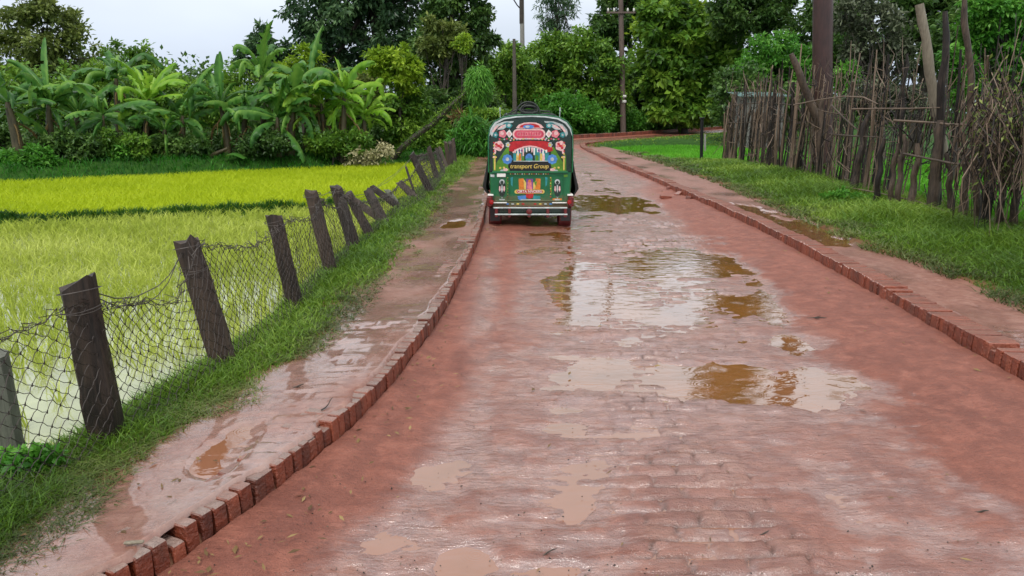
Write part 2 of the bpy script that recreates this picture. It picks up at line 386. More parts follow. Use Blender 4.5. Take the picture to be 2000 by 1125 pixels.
def bund_d(x, y):                   # signed distance north of the bund line through two field points
    a = np.array([-10.09, 14.44]); b = np.array([-4.75, 16.68]); d = (b-a)/np.linalg.norm(b-a)
    return (y-a[1])*d[0]-(x-a[0])*d[1]
def bank_d(x, y):
    a = np.array([-14.82, 21.49]); b = np.array([-4.3, 28.49]); d = (b-a)/np.linalg.norm(b-a)
    return (y-a[1])*d[0]-(x-a[0])*d[1]
def rice_patch(x, y):               # positive inside the small green paddy right of the road
    e = 1-(((x-7.9)/4.1)**2+((y-31.0)/6.8)**2)
    return e
def seg_dist(px, py, X, Y):
    X = X[::12]; Y = Y[::12]
    best = np.full(px.shape, 1e9)
    for i in range(len(X)-1):
        ax, ay, bx, by = X[i], Y[i], X[i+1], Y[i+1]; dx, dy = bx-ax, by-ay; L2 = dx*dx+dy*dy
        t = np.clip(((px-ax)*dx+(py-ay)*dy)/L2, 0, 1)
        best = np.minimum(best, np.hypot(px-ax-t*dx, py-ay-t*dy))
    return best
def in_road(px, py):
    PX = np.concatenate([LX[::12], RX[::12][::-1]]); PY = np.concatenate([LY[::12], RY[::12][::-1]])
    ins = np.zeros(px.shape, bool); j = len(PX)-1
    for i in range(len(PX)):
        c = ((PY[i] > py) != (PY[j] > py))
        xx = (PX[j]-PX[i])*(py-PY[i])/((PY[j]-PY[i]) if PY[j] != PY[i] else 1e-9)+PX[i]
        ins ^= c & (px < xx); j = i
    return ins
def terrain(x, y):
    dl = seg_dist(x, y, LX, LY); dr = seg_dist(x, y, RX, RY); ins = in_road(x, y)
    left = dl < dr
    n = fbm(x*1.3, y*1.3, 4, 3); nb = fbm(x*.35, y*.35, 3, 8)
    # left side
    df = np.where(y < 31, np.clip(np.interp(y, LY[:700], LX[:700])-lfence(y), .9, 3), 1.6)
    wl = np.where(y < 31, np.clip(np.interp(y, LY[:700], LX[:700])-lpath(y), .3, 2), .6)
    hl = .10+.035*n+np.where(dl < wl, -.035, .02)
    hl = hl-(hl+.62)*sst(df+.02, df+.75, dl+.08*n)
    bd = bund_d(x, y); hl = np.where(x < 0, np.maximum(hl, -.62+.40*np.exp(-(bd/.17)**2)*(.8+.5*n)), hl)
    kd = bank_d(x, y); hb = -.62+.72*sst(-.15, 1.6, kd+.2*n)+.12*nb+.05*sst(2, 12, kd)
    hl = np.where(y < 48, np.maximum(hl, np.where(x < .5, hb, -9)), hl)
    hl = np.where((y > 31) | (x > 0), .06+.06*n-.1*sst(2, 6, dl)+.15*sst(4, 14, dl), hl)
    # right side
    wr = np.where(y < 33, np.clip(rpath(y)-np.interp(y, RY[:700], RX[:700]), .3, 2), .5)
    hr = .09+.03*n+np.where(dr < wr, -.045, .04)+.07*sst(wr, wr+1.6, dr)
    hr = hr-.20*sst(3.4, 5.5, dr)+.08*nb*sst(3, 6, dr)
    bank = .05*sst(.3, 1.5, dr)*(1-sst(3.2, 5.5, dr))
    hr = hr+np.where(y > 36, bank, 0)*sst(36, 42, y)
    rpch = rice_patch(x, y); hr = hr*(1-sst(-.12, .1, rpch))+(-.16)*sst(-.12, .1, rpch)
    h = np.where(left, hl, hr)
    soil = np.where(left, 1-sst(wl-.05, wl+.35, dl+.15*n), 1-sst(wr-.05, wr+.45, dr+.2*n))
    h = np.where(ins, -.22, h)
    return h, soil
def th(x, y): return terrain(np.atleast_1d(np.asarray(x, float)), np.atleast_1d(np.asarray(y, float)))[0]

# ------------------------------------------------------------------ ground, road, water
def geo(a, b, k, lo=.03):
    o = [a]
    while o[-1] < b: o.append(o[-1]+max(lo, k*abs(o[-1])))
    return np.array(o)
gx = np.concatenate([np.linspace(-160, -22, 28)[:-1], np.arange(-22, -3.6, .4), np.arange(-3.6, -.2, .06), np.arange(-.2, 3.2, .35), np.arange(3.2, 9, .1), np.arange(9, 40, .6), np.linspace(40, 160, 20)])
gy = np.concatenate([np.arange(-5, 1.6, .4), geo(1.6, 46, .011), np.arange(46.5, 95, .7), np.linspace(96, 320, 24)])
XX, YY = np.meshgrid(gx, gy); HH, SO = terrain(XX, YY)
g = grid_np('ground', np.stack([XX, YY, HH], -1), M['ground'], attrs={'soil': SO}); tag(g, kind='structure')

sv = np.concatenate([geo(1.2, 36, .0048, .012), np.arange(36.3, 95, .5)])
sv = sv[sv < 95]; uv = np.linspace(0, 1, 230)
Lv, Rv = Lp(sv), Rp(sv)
RXY = Lv[:, None, :]*(1-uv[None, :, None])+Rv[:, None, :]*uv[None, :, None]
x, y = RXY[..., 0], RXY[..., 1]; S = np.repeat(sv[:, None], len(uv), 1); U = np.repeat(uv[None, :], len(sv), 0)
W = np.linalg.norm(Rv-Lv, axis=1)[:, None]
dl, dr = U*W, (1-U)*W
z = .004+.010*fbm(x*.9, y*.6, 3, 1)+.012*fbm(x*2.2, y*3.5, 4, 2)
z += .026*(1-sst(.1, .75, dl))+.016*(1-sst(0, .16, dl+.06*fbm(x*3, y*3, 3, 95)))*sst(-.2, .3, fbm(y*.9, x*.2, 3, 96))+.014*(1-sst(0, .2, dr+.08*fbm(x*3, y*3, 3, 97)))*sst(-.2, .3, fbm(y*.8, x*.2, 3, 98))+.05*(1-sst(.15, 1.25, dr+.25*fbm(x*1.2, y*.8, 3, 9)))
# zone blobs: (px, py, rx, ry, depth) of the puddles seen in the road
for px, py, rx, ry, dep in [(1250, 742, 180, 44, .022), (1430, 755, 180, 44, .022), (1640, 760, 190, 46, .018), (1330, 512, 130, 30, .026), (1180, 398, 120, 18, .028), (905, 1100, 58, 34, .020),
                            (1590, 930, 60, 100, .005), (1250, 600, 200, 75, .0105), (1075, 500, 110, 40, .006), (1470, 600, 70, 20, .01), (1050, 760, 60, 20, .008), (1590, 670, 90, 20, .012), (1200, 330, 40, 18, .012), (1000, 620, 60, 40, .004), (1180, 845, 150, 26, .008)]:
    c = G(px, py); a = G(px+rx, py); b1 = G(px, py-ry); b2 = G(px, py+ry)
    ax = abs(a[0]-c[0]); ay = np.where(y > c[1], abs(b1[1]-c[1]), abs(c[1]-b2[1]))
    r = np.sqrt(((x-c[0])/ax)**2+((y-c[1])/ay)**2)+.55*fbm(x*3.1, y*2.6, 5, int(px))
    z -= dep*(1-sst(.55, 1.15, r))
# wheel track on the left and a fainter one on the right
for pts, dep, w in (([(700, 1110), (800, 1010), (880, 900), (925, 760), (945, 640), (955, 560), (962, 450)], .007, .13), ([(1130, 1120), (1140, 900), (1125, 700), (1110, 560), (1105, 450)], .006, .16), ([(1690, 1120), (1640, 900), (1560, 700), (1480, 560), (1400, 450)], .008, .11), ([(560, 1120), (700, 960), (800, 820), (880, 660), (920, 540)], .010, .08)):
    q = np.array([G(*p) for p in pts]); tx = np.interp(y, q[:, 1], q[:, 0])
    e = (x-tx)+.05*fbm(y*1.3, y*0, 3, 41)
    z += (-dep*np.exp(-(e/w)**2)+.5*dep*np.exp(-((np.abs(e)-w*1.9)/(w*.6))**2))*(.5+.5*sst(-.3, .3, fbm(x*1.5, y*1.1, 3, 55)))*(y < 14)
# brick courses laid across the road, half drowned in mud
row = np.floor(y/.118+.25*fbm(x*.5, y*.3, 2, 77)); ry_ = y/.118+.25*fbm(x*.5, y*.3, 2, 77)-row
cx = x/.245+.5*(row % 2)+.12*_hash(row, row*0, 4); cix = np.floor(cx); rx_ = cx-cix
prof = sst(0, .18, ry_)*sst(0, .18, 1-ry_)*sst(0, .09, rx_)*sst(0, .09, 1-rx_)
bh = _hash(row, cix, 12)
expo = sst(.25, .42, U)*(1-sst(.68, .85, U))*sst(-.12, .38, fbm(x*1.1, y*1.0, 4, 21)+.14*(y < 4.6)+.12*(y > 6.5))
z += expo*(prof*.020-.011+(bh-.5)*.020)
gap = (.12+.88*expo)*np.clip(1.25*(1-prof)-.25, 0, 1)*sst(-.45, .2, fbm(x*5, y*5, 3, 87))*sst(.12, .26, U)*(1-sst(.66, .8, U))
mar = 1-sst(.10, .26, U)*(1-sst(.62, .8, U))
z += mar*(.010*fbm(x*6.5, y*6, 4, 91)+.016*np.minimum(0, fbm(x*4.2, y*3.3, 3, 92)+.25)+.004*fbm(x*22, y*22, 3, 93))
cen = sst(.12, .28, U)*(1-sst(.62, .82, U))
z += .011*cen*fbm(x*3.2, y*11, 4, 31)+.004*fbm(x*11, y*15, 3, 33)*(1-.3*expo)+.0026*fbm(x*32, y*38, 2, 35)+.0020*cen*(y < 5.2)
wet = np.clip(1-sst(.001, .016, z+.006*fbm(x*4, y*5, 3, 61)), 0, 1)
zone = sst(.10, .24, U+.06*fbm(x*1.2, y*.9, 3, 73))*(1-sst(.64+.05*(y < 5), .82, U-.22*sst(12, 20, y)+.10*fbm(x*1.3, y*.8, 3, 74)))*(.5+.5*sst(3.0, 4.6, y))*(.72+.28*sst(-.3, .3, fbm(x*.9, y*1.1, 3, 71)))
trk = np.interp(y, [G(*q_)[1] for q_ in ((700, 1110), (800, 1010), (880, 900), (925, 760), (945, 640), (955, 560), (962, 450))], [G(*q_)[0] for q_ in ((700, 1110), (800, 1010), (880, 900), (925, 760), (945, 640), (955, 560), (962, 450))])
zone = np.maximum(zone, .95*np.exp(-((x-trk)/.13)**2)*(y < 14)*sst(-.4, .2, fbm(x*2, y*1.3, 3, 78)))
wet = np.clip(np.maximum(wet*sst(.08, .16, U), zone), 0, 1)
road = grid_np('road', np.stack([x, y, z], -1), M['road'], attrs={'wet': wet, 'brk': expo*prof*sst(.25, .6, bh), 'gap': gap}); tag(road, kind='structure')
zm = np.minimum(np.minimum(z[:-1, :-1], z[1:, :-1]), np.minimum(z[:-1, 1:], z[1:, 1:]))
w = grid_np('puddle_water', np.stack([x, y, np.full_like(x, -.0035)], -1), M['puddle'], mask=zm < -.0035); tag(w, kind='structure')

# brick paths behind both kerbs
def path_strip(name, side, s0, s1, inner, zin, zout, seed, pud):
    s = geo(s0, s1, .006, .02); u = np.linspace(0, 1, 60)
    f, edge = (Lp, lpath) if side > 0 else (Rp, rpath)
    A = f(s); A[:, 0] -= side*inner
    E = np.stack([edge(A[:, 1])-side*.35, A[:, 1]], -1)
    V = A[:, None]*(1-u[None, :, None])+E[:, None]*u[None, :, None]
    X, Y = V[..., 0], V[..., 1]; Uu = np.repeat(u[None], len(s), 0)
    X = X+side*np.exp(-Uu*10)*(.07 if side > 0 else .04)*fbm(Y*4, Y*0+seed, 4, seed)
    Z = zin+(zout-zin)*Uu**.8+.010*fbm(X*2, Y*2, 4, seed)+.004*fbm(X*8, Y*8, 3, seed+1)
    # bricks on flat, courses across the path
    r_ = np.floor(Y/.12); fy = Y/.12-r_; c_ = X/.24+.5*(r_ % 2); ci = np.floor(c_); fx = c_-ci
    pr = sst(0, .16, fy)*sst(0, .16, 1-fy)*sst(0, .08, fx)*sst(0, .08, 1-fx)
    ex = sst(-.1, .45, fbm(X*1.1, Y*.8, 3, seed+5))*(1-sst(.6, .85, Uu))
    Z = Z+ex*(pr*.007+(_hash(r_, ci, seed)-.5)*.008)
    lev = np.full_like(Z, -9)
    for px, py, rx, ry, dep in pud:
        c = G(px, py, .13); a = G(px+rx, py, .13); b1 = G(px, py-ry, .13); b2 = G(px, py+ry, .13)
        r = np.hypot((X-c[0])/abs(a[0]-c[0]), (Y-c[1])/np.where(Y > c[1], abs(b1[1]-c[1]), abs(c[1]-b2[1])))+.6*fbm(X*4, Y*3, 4, int(px))
        k = 1-sst(.6, 1.2, r); Z = Z-dep*k
        lev = np.where(r < 1.6, (zin+zout)*.5-dep*.35, lev)
    wt = np.clip((.72 if side > 0 else .15)+1.1*fbm(X*1.6, Y*1.2, 3, seed+9)-1.1*sst(.75, 1, Uu), 0, 1)
    Z[:, 0] -= .03
    o = grid_np(name, np.stack([X, Y, Z], -1), M['path'], attrs={'wet': wt, 'pale': np.full_like(Z, 1 if side > 0 else .12), 'soil': .8*sst(.62, .9, Uu+.1*fbm(X*5, Y*5, 3, seed))}); tag(o, kind='structure')
    m = (np.minimum(np.minimum(Z[:-1, :-1], Z[1:, 1:]), np.minimum(Z[1:, :-1], Z[:-1, 1:])) < lev[:-1, :-1])
    if m.any():
        o = grid_np('path_puddle_water', np.stack([X, Y, lev], -1), M['puddle'], mask=m & (lev[:-1, :-1] > -1) & (lev[1:, 1:] > -1) & (lev[1:, :-1] > -1) & (lev[:-1, 1:] > -1)); tag(o, kind='structure')
path_strip('path', 1, 1.4, 31, .065, .171, .118, 101, [(442, 888, 44, 52, .026), (895, 440, 30, 10, .03)])
path_strip('path', -1, 2.5, 34, .25, .125, .115, 131, [(1540, 445, 70, 34, .045), (1465, 412, 40, 14, .04)])

# paddy water
def quadsheet(name, pts, z, m):
    o = mesh_np(name, [(p[0], p[1], z) for p in pts], list(range(len(pts))), [len(pts)], m); return tag(o, kind='structure')
quadsheet('paddy_water', [(-1.9, 1.5), (-1.9, 30), (-5, 29), (-16, 21.8), (-32, 11), (-32, 1.5)], FIELD_Z, M['paddy_water'])
quadsheet('paddy_water', [(7.9+4.1*math.cos(a), 31+6.8*math.sin(a)) for a in np.linspace(0, 2*math.pi, 40)[:-1]], -.12, M['paddy_water'])

# ------------------------------------------------------------------ kerbs
def kerb(name, f, side, s0, s1, hgt, label, mat, seed, hfar=.2):
    r = random.Random(seed); mb = MB(); s = s0
    while s < s1:
        far = s > 24; th_ = r.uniform(.066, .078)*(3 if far else 1)
        p = f(np.array(s)); q = f(np.array(s+.05)); d = (q-p)/np.linalg.norm(q-p); n = np.array([-d[1], d[0]])*side
        h = hgt+r.uniform(-.006, .005)+.008*math.sin(s*3.1+seed)+(.0 if s < 24 else (hfar-hgt)*min(1, (s-24)/10)); dep = .235+r.uniform(-.012, .006); pr = r.uniform(-.006, .008)
        if r.random() < .09: h -= r.uniform(.01, .05)
        g2 = .002 if far else r.uniform(.001, .005); c1 = r.uniform(.006, .017); lean = r.uniform(-.01, .01)
        sec = [(pr+.004, -.12), (pr, h*.5), (pr+.003, h-c1), (pr+c1*.35, h-c1*.3), (pr+c1, h), (dep-.01, h+r.uniform(-.004, .004)), (dep, h-.012), (dep, -.12)]
        a = r.random(); vs = []
        for k, (t0, ins) in enumerate(((g2, .006), (g2+.006, 0), (th_-g2-.006, 0), (th_-g2, .006))):
            for (o_, z_) in sec:
                zz = z_-(ins if z_ > .03 else 0); oo = o_+(ins if o_ < .1 else -ins)
                b = p+d*(t0+lean*(z_/.16))+n*oo; vs.append((b[0], b[1], zz))
        m_ = len(sec); fs = [tuple(range(m_-1, -1, -1)), tuple(range(3*m_, 4*m_))]
        for k in range(3):
            for j in range(m_-1): fs.append((k*m_+j, k*m_+j+1, (k+1)*m_+j+1, (k+1)*m_+j))
        if side > 0: fs = [tuple(reversed(q_)) for q_ in fs]
        mb.add(vs, fs, 0, a); s += th_*1.0
    o = mb.build(name, mat); tag(o, label, 'kerb', 'brick kerbs along the road'); return o
kerb('brick_kerb', Lp, 1, 1.3, 94, .158, 'upright brick kerb with pale muddy tops along the left side of the road', M['kerb_left'], 3, .25)
kerb('brick_kerb', Rp, -1, 1.3, 94, .165, 'upright brick kerb with bare reddish tops along the right side of the road', M['kerb_right'], 4, .14)
exec_later = []
# ------------------------------------------------------------------ plants
def leaf_arrays(pos, d, L, W, fold=.18, upmix=.6, r=rng):
    n = len(pos); up = np.zeros((n, 3)); up[:, 2] = 1
    up = up+r.normal(0, upmix, (n, 3)); s = np.cross(d, up); s /= np.linalg.norm(s, axis=1, keepdims=True)+1e-9
    nn = np.cross(s, d); L = np.asarray(L)[:, None] if np.ndim(L) else L; W = np.asarray(W)[:, None] if np.ndim(W) else W
    a = pos; c = pos+d*L; mid = pos+d*L*.45+nn*fold*W
    l_ = mid+s*W*.5; r_ = mid-s*W*.5
    V = np.stack([a, r_, c, l_], 1).reshape(-1, 3)
    i = np.arange(n)[:, None]*4
    F = np.concatenate([i+[0, 1, 2], i+[0, 2, 3]], 1).reshape(-1)
    return V, F, np.full(2*n, 3)
def unit(v): return v/(np.linalg.norm(v, axis=-1, keepdims=True)+1e-9)
def leaf_clumps(C, Rr, n_per, L, W, flat=.7, droop=.25, r=rng, spread=.55):
    K = len(C); k = np.repeat(np.arange(K), n_per); n = len(k)
    off = r.normal(0, 1, (n, 3)); off = unit(off)*(r.random((n, 1))**.6); off[:, 2] *= flat
    pos = C[k]+off*Rr[k][:, None]
    d = unit(off*.9+r.normal(0, spread, (n, 3))+np.array([0, 0, -droop]))
    Ls = L*r.uniform(.6, 1.25, n); V, F, T = leaf_arrays(pos, d, Ls, W*Ls/L, r=r)
    rnd = np.clip(.15+.45*r.random(K)[k]+.35*r.random(n), 0, 1)
    return V, F, T, np.repeat(rnd, 4)
def ellip_pts(ells, n, r, shell=.62):
    vol = np.array([e[3]*e[4]*e[5] for e in ells])**.75; k = r.choice(len(ells), n, p=vol/vol.sum())
    v = unit(r.normal(0, 1, (n, 3))); rad = r.random((n, 1))**.45; rad = shell*rad+(1-shell)*(.4+.6*r.random((n, 1)))
    e = np.array(ells)[k]; return e[:, :3]+v*rad*e[:, 3:6]
def add_tree(name, label, cat, ells_px, Y, mat, n_clump, n_leaf, L, W=None, trunk=None, tr=.16, clump_r=.16, droop=.25, flat=.7, group=None, seed=0, bark='bark', base_z=None, depth=.8, shell=.62, limbs=14, spread=.55, names=('trunk', 'crown')):
    r = np.random.default_rng(seed+7)
    k = pxm(Y); ells = []
    for i, (px, py, rx, ry) in enumerate(ells_px):
        dy = r.uniform(-.15, .15)*rx*k if i else 0
        c = P(px, py, Y+dy); ells.append((c[0], c[1], c[2], rx*k, rx*k*depth, ry*k))
    bx = P(trunk[0] if trunk else ells_px[0][0], 200, Y)[0]; bz = float(th(bx, Y)[0])-.05 if base_z is None else base_z
    root = thing(name, label, cat, (bx, Y, bz), group)
    cen = np.mean([e[:3] for e in ells], 0); top = max(e[2]+e[5]*.5 for e in ells)
    mb = MB(); tp = P(trunk[1], trunk[2], Y) if trunk and len(trunk) > 1 else np.array([cen[0], cen[1], min(top, cen[2]+.3*ells[0][5])])
    pts = []; nb = 7
    for i in range(nb):
        t = i/(nb-1); wob = .25*tr*math.sin(i*2.1+seed)*4*(0 < i)
        pts.append((bx+(tp[0]-bx)*t**1.2+wob*.5, Y+(tp[1]-Y)*t+wob*.3, bz-.1+(tp[2]-bz+.1)*t))
    mb.tube(pts, [tr*(1.35 if i == 0 else 1-.72*i/(nb-1)) for i in range(nb)], 9)
    C = ellip_pts(ells, n_clump, r, shell)
    sel = r.permutation(n_clump)[:limbs]
    for i in sel:
        t = r.uniform(.35, .95); j = t*(nb-1); a = np.array(pts[int(j)]); c = C[i]
        m1 = a*.45+c*.55+np.array([0, 0, -.12*np.linalg.norm(c-a)])+r.normal(0, .05, 3)*np.linalg.norm(c-a)
        mb.tube([a, m1, c], [tr*.33, tr*.2, tr*.06], 5)
    mb.build(names[0], M[bark], root, smooth=True, org=(bx, Y, bz))
    Rr = clump_r*np.mean([e[3] for e in ells])*r.uniform(.7, 1.5, n_clump)*2.0
    V, F, T, rn = leaf_clumps(C, Rr, n_leaf, L, W or L*.5, flat, droop, r, spread)
    mesh_np(names[1], V, F, T, M[mat], root, {'rnd': rn}, org=(bx, Y, bz), smooth=False)
    return root

TR = 'trees behind the fields and the road bend'
def tree(label, ells, Y, mat, nc, nl, L, **k): return add_tree('tree', label, 'tree', ells, Y, mat, nc, nl, L, group=TR, **k)
# left, behind the banana plants
tree('tall olive green tree with an airy top at the left edge behind the banana plants', [(85, 75, 95, 80), (140, 110, 50, 60), (20, 120, 70, 60), (90, 20, 50, 40)], 36, 'leaf_olive', 150, 60, .26, trunk=(70,), seed=1, clump_r=.11, droop=.1)
tree('low dense olive tree under the tall airy one at far left', [(40, 190, 110, 65), (150, 190, 70, 55), (220, 200, 60, 45)], 33, 'leaf_mid', 120, 60, .26, seed=2, clump_r=.12)
tree('thin open topped tree with separate leaf tufts against the sky, left of the sky gap', [(235, 120, 60, 34), (275, 105, 35, 28)], 36, 'leaf_mid', 34, 55, .22, trunk=(255,), tr=.09, seed=3, clump_r=.12, droop=0)
tree('rounded dark green tree just left of the lowest point of the sky', [(300, 180, 75, 55), (350, 200, 50, 50)], 40, 'leaf_mid', 110, 60, .26, seed=4, clump_r=.13)
tree('distant dark treetop below the lowest dip of the sky', [(395, 195, 60, 48), (350, 185, 40, 35)], 48, 'leaf_dark', 100, 50, .3, seed=5, clump_r=.14)
tree('light green rounded treetop behind the spear leaved banana plant', [(440, 165, 48, 50), (490, 170, 50, 44), (560, 180, 60, 50)], 38, 'leaf_mid', 90, 55, .25, seed=6, clump_r=.13)
tree('slim tree with a spiky tufted top standing up alone against the sky', [(515, 90, 34, 42), (480, 100, 22, 20), (550, 100, 26, 26), (520, 130, 40, 24)], 36, 'leaf_blue', 46, 60, .28, trunk=(528, 516, 80), tr=.1, seed=7, clump_r=.15, bark='bark_grey')
tree('yellow green treetop squeezed between the spiky tree and the huge dark tree', [(597, 135, 34, 50), (560, 150, 30, 40)], 34, 'leaf_lime', 60, 60, .22, seed=8, clump_r=.14)
tree('huge dark blue green tree with drooping boughs, tallest in the left half', [(700, 40, 125, 130), (640, 20, 80, 80), (760, -80, 120, 120), (690, -180, 90, 90), (640, 150, 60, 60)], 40, 'leaf_blue', 420, 80, .30, trunk=(735, 730, -150), tr=.4, seed=9, clump_r=.10, droop=.55)
tree('dark tree with brownish twigs and drooping clumps, left of the pale electric pole', [(890, 60, 75, 110), (930, 60, 52, 60), (850, 110, 60, 90), (890, -80, 80, 90), (900, 160, 60, 60)], 37, 'leaf_dark', 300, 75, .26, trunk=(880, 885, -80), tr=.25, seed=10, clump_r=.10, droop=.5)
tree('olive topped tree leaning out in front of the dark twiggy tree', [(850, 75, 38, 45), (885, 65, 26, 30)], 34.5, 'leaf_olive', 60, 60, .2, trunk=(870,), tr=.12, seed=11, clump_r=.14)
tree('bright yellow green sapling in the middle of the left tree wall', [(775, 130, 48, 42), (745, 120, 30, 30), (800, 150, 34, 34)], 31, 'leaf_lime', 80, 70, .22, trunk=(785,), tr=.09, seed=12, clump_r=.14, droop=.1)
tree('mid green bushy tree directly under the yellow green sapling', [(780, 225, 56, 58), (815, 200, 30, 40)], 31.5, 'leaf_mid', 110, 60, .2, seed=13, clump_r=.13, droop=.5)
tree('small lime sprig of a tree glowing in front of dark foliage left of the pole', [(906, 88, 17, 18)], 33, 'leaf_lime', 16, 60, .16, trunk=(896,), tr=.05, seed=14, clump_r=.2)
tree('shady dark tree behind the leaning trunk', [(860, 230, 70, 60), (930, 215, 60, 50), (720, 250, 50, 50)], 34, 'leaf_dark', 200, 60, .24, seed=15, clump_r=.11)
# centre, beyond the bend
tree('light green tree left of the pale electric pole', [(985, 125, 48, 48), (965, 160, 50, 50)], 50, 'leaf_mid', 120, 60, .3, seed=16, clump_r=.13)
tree('broad leafy tree right behind the three-wheeler roof and the pale electric pole', [(1060, 145, 80, 75), (1020, 180, 60, 60), (1090, 100, 50, 40)], 54, 'leaf_mid', 260, 65, .32, tr=.25, seed=17, clump_r=.10, droop=.45)
tree('broad leafy tree between the two electric poles', [(1160, 140, 70, 70), (1130, 90, 45, 40), (1190, 190, 50, 50)], 53, 'leaf_mid', 230, 65, .32, tr=.25, seed=18, clump_r=.10, droop=.45)
tree('airy feathery tree with see-through crown against the sky gap', [(1085, 15, 44, 55), (1080, -40, 40, 40), (1085, 60, 34, 30)], 75, 'leaf_blue', 100, 42, .5, W=.10, trunk=(1088, 1086, -70), tr=.22, seed=19, clump_r=.11, droop=.6, limbs=40)
tree('dark conifer behind the wooden electric pole', [(1225, 20, 55, 60), (1270, -10, 50, 60), (1190, 60, 40, 40)], 66, 'leaf_dark', 230, 70, .42, trunk=(1230, 1228, -60), tr=.3, seed=20, clump_r=.10, droop=.5)
tree('large leaved yellow green tree right of the wooden electric pole', [(1340, 100, 105, 95), (1300, 40, 60, 50), (1400, 80, 60, 70), (1350, 180, 90, 50), (1290, 140, 50, 70), (1340, 215, 90, 28), (1400, 170, 60, 60)], 55.5, 'leaf_mid', 540, 48, .55, W=.34, tr=.3, seed=21, clump_r=.085, droop=.4)
tree('yellow green leaf canopy topping the large leaved tree', [(1330, 30, 80, 30), (1410, 60, 50, 40), (1270, 50, 40, 25)], 57.6, 'leaf_lime', 130, 34, .5, W=.3, seed=22, clump_r=.12, tr=.2, droop=.2)
tree('dark shaded tree low behind the wooden electric pole', [(1240, 170, 55, 50), (1320, 200, 90, 40), (1200, 200, 50, 40)], 60, 'leaf_dark', 220, 60, .36, seed=23, clump_r=.11)
tree('soft rounded light green tree left of the thick red brown pole', [(1525, 115, 68, 55), (1480, 140, 50, 50), (1570, 150, 50, 50)], 44, 'leaf_bright', 230, 55, .26, seed=24, clump_r=.10)
tree('tall dark tree rising out of frame behind the rounded light green tree', [(1500, 0, 70, 70), (1440, 20, 60, 60), (1500, -150, 75, 130), (1495, -330, 75, 150)], 52, 'leaf_dark', 360, 70, .36, trunk=(1500, 1498, -350), tr=.35, seed=25, clump_r=.10, droop=.4)
tree('dark tree low behind the far end of the stick fence', [(1440, 190, 60, 60), (1540, 210, 60, 50)], 40, 'leaf_dark', 120, 55, .28, seed=26, clump_r=.13)
# right, behind the stick fence
tree('dull grey half bare tree right of the thick red brown pole', [(1715, 70, 70, 70), (1680, 30, 50, 50), (1750, 130, 50, 60), (1690, 130, 40, 40)], 24, 'leaf_grey', 150, 42, .17, trunk=(1740,), tr=.13, seed=27, clump_r=.11, bark='bark_grey', limbs=60, droop=.4)
tree('dark overhanging tree behind the tall fence poles', [(1800, 40, 70, 110), (1860, 70, 60, 90), (1780, -90, 90, 80)], 30, 'leaf_dark', 190, 60, .26, seed=28, clump_r=.11, tr=.25)
tree('bright green leafy tree at the upper right corner', [(1960, 60, 75, 75), (1990, 130, 50, 60), (1930, 20, 60, 50)], 21, 'leaf_bright', 170, 46, .17, trunk=(1990,), seed=29, clump_r=.10, droop=.4)
tree('deep green tree behind the bright leafy one at right edge', [(1930, 90, 110, 110), (2020, 40, 90, 120)], 26, 'leaf_dark', 210, 60, .24, seed=30, clump_r=.11, tr=.25)
tree('dark green tree filling the gap behind the thick red brown pole', [(1620, 80, 90, 90), (1640, -20, 70, 70)], 48, 'leaf_dark', 220, 60, .34, seed=31, clump_r=.11, tr=.3)

# distant wood sealing the horizon
r = np.random.default_rng(77); C = []
for i in range(900):
    az = r.uniform(-.78, .80); D = r.uniform(62, 88); x_ = D*math.tan(az)
    C.append((x_, D+abs(x_)*.1, r.uniform(-.3, 4.6+1.6*math.sin(az*9))))
C = np.array(C); V, F, T, rn = leaf_clumps(C, np.full(len(C), 2.2), 46, .55, .34, .8, .3, r)
o = mesh_np('distant_wood', V, F, T, M['leaf_dark'], None, {'rnd': rn}, smooth=False); tag(o, 'dark mass of distant trees closing the horizon behind fields and road', 'woodland', kind='stuff')

# leaning trunk with a needle tuft
a = P(775, 300, 29.4); b = P(918, 176, 29.4); root = thing('leaning_tree', 'mossy trunk leaning up to a feathery green tuft before the dark trees', 'tree', (a[0], a[1], float(th(a[0], a[1])[0])))
mb = MB(); mb.tube([a+np.array([-.3, 0, -.35])]+[a+(b-a)*t+np.array([0, 0, .06*math.sin(t*9)]) for t in (.05, .25, .5, .75, 1)], [.13, .125, .12, .11, .095, .06], 8); mb.build('trunk', M['bark'], root, True, org=tuple(root.location))
r = np.random.default_rng(5); n = 2600; t_ = r.random(n); pos = a+(b-a)*t_[:, None]+r.normal(0, .075, (n, 3)); d = unit(r.normal(0, 1, (n, 3))+[0, 0, .3])
V, F, T = leaf_arrays(pos, d, .11, .035, r=r); mesh_np('moss', V, F, T, M['leaf_mid'], root, {'rnd': np.repeat(r.random(n), 4)}, org=tuple(root.location), smooth=False)
c = P(936, 170, 29.4); n = 2600; v = unit(r.normal(0, 1, (n, 3))); pos = c+v*np.array([.5, .5, .75])*r.random((n, 1))**.5+[0, 0, .1]; d = unit(v*.5+[.1, 0, -.75]+r.normal(0, .3, (n, 3)))
V, F, T = leaf_arrays(pos, d, .26, .035, r=r); mesh_np('crown', V, F, T, M['leaf_bright'], root, {'rnd': np.repeat(r.uniform(.4, 1, n), 4)}, org=tuple(root.location), smooth=False)

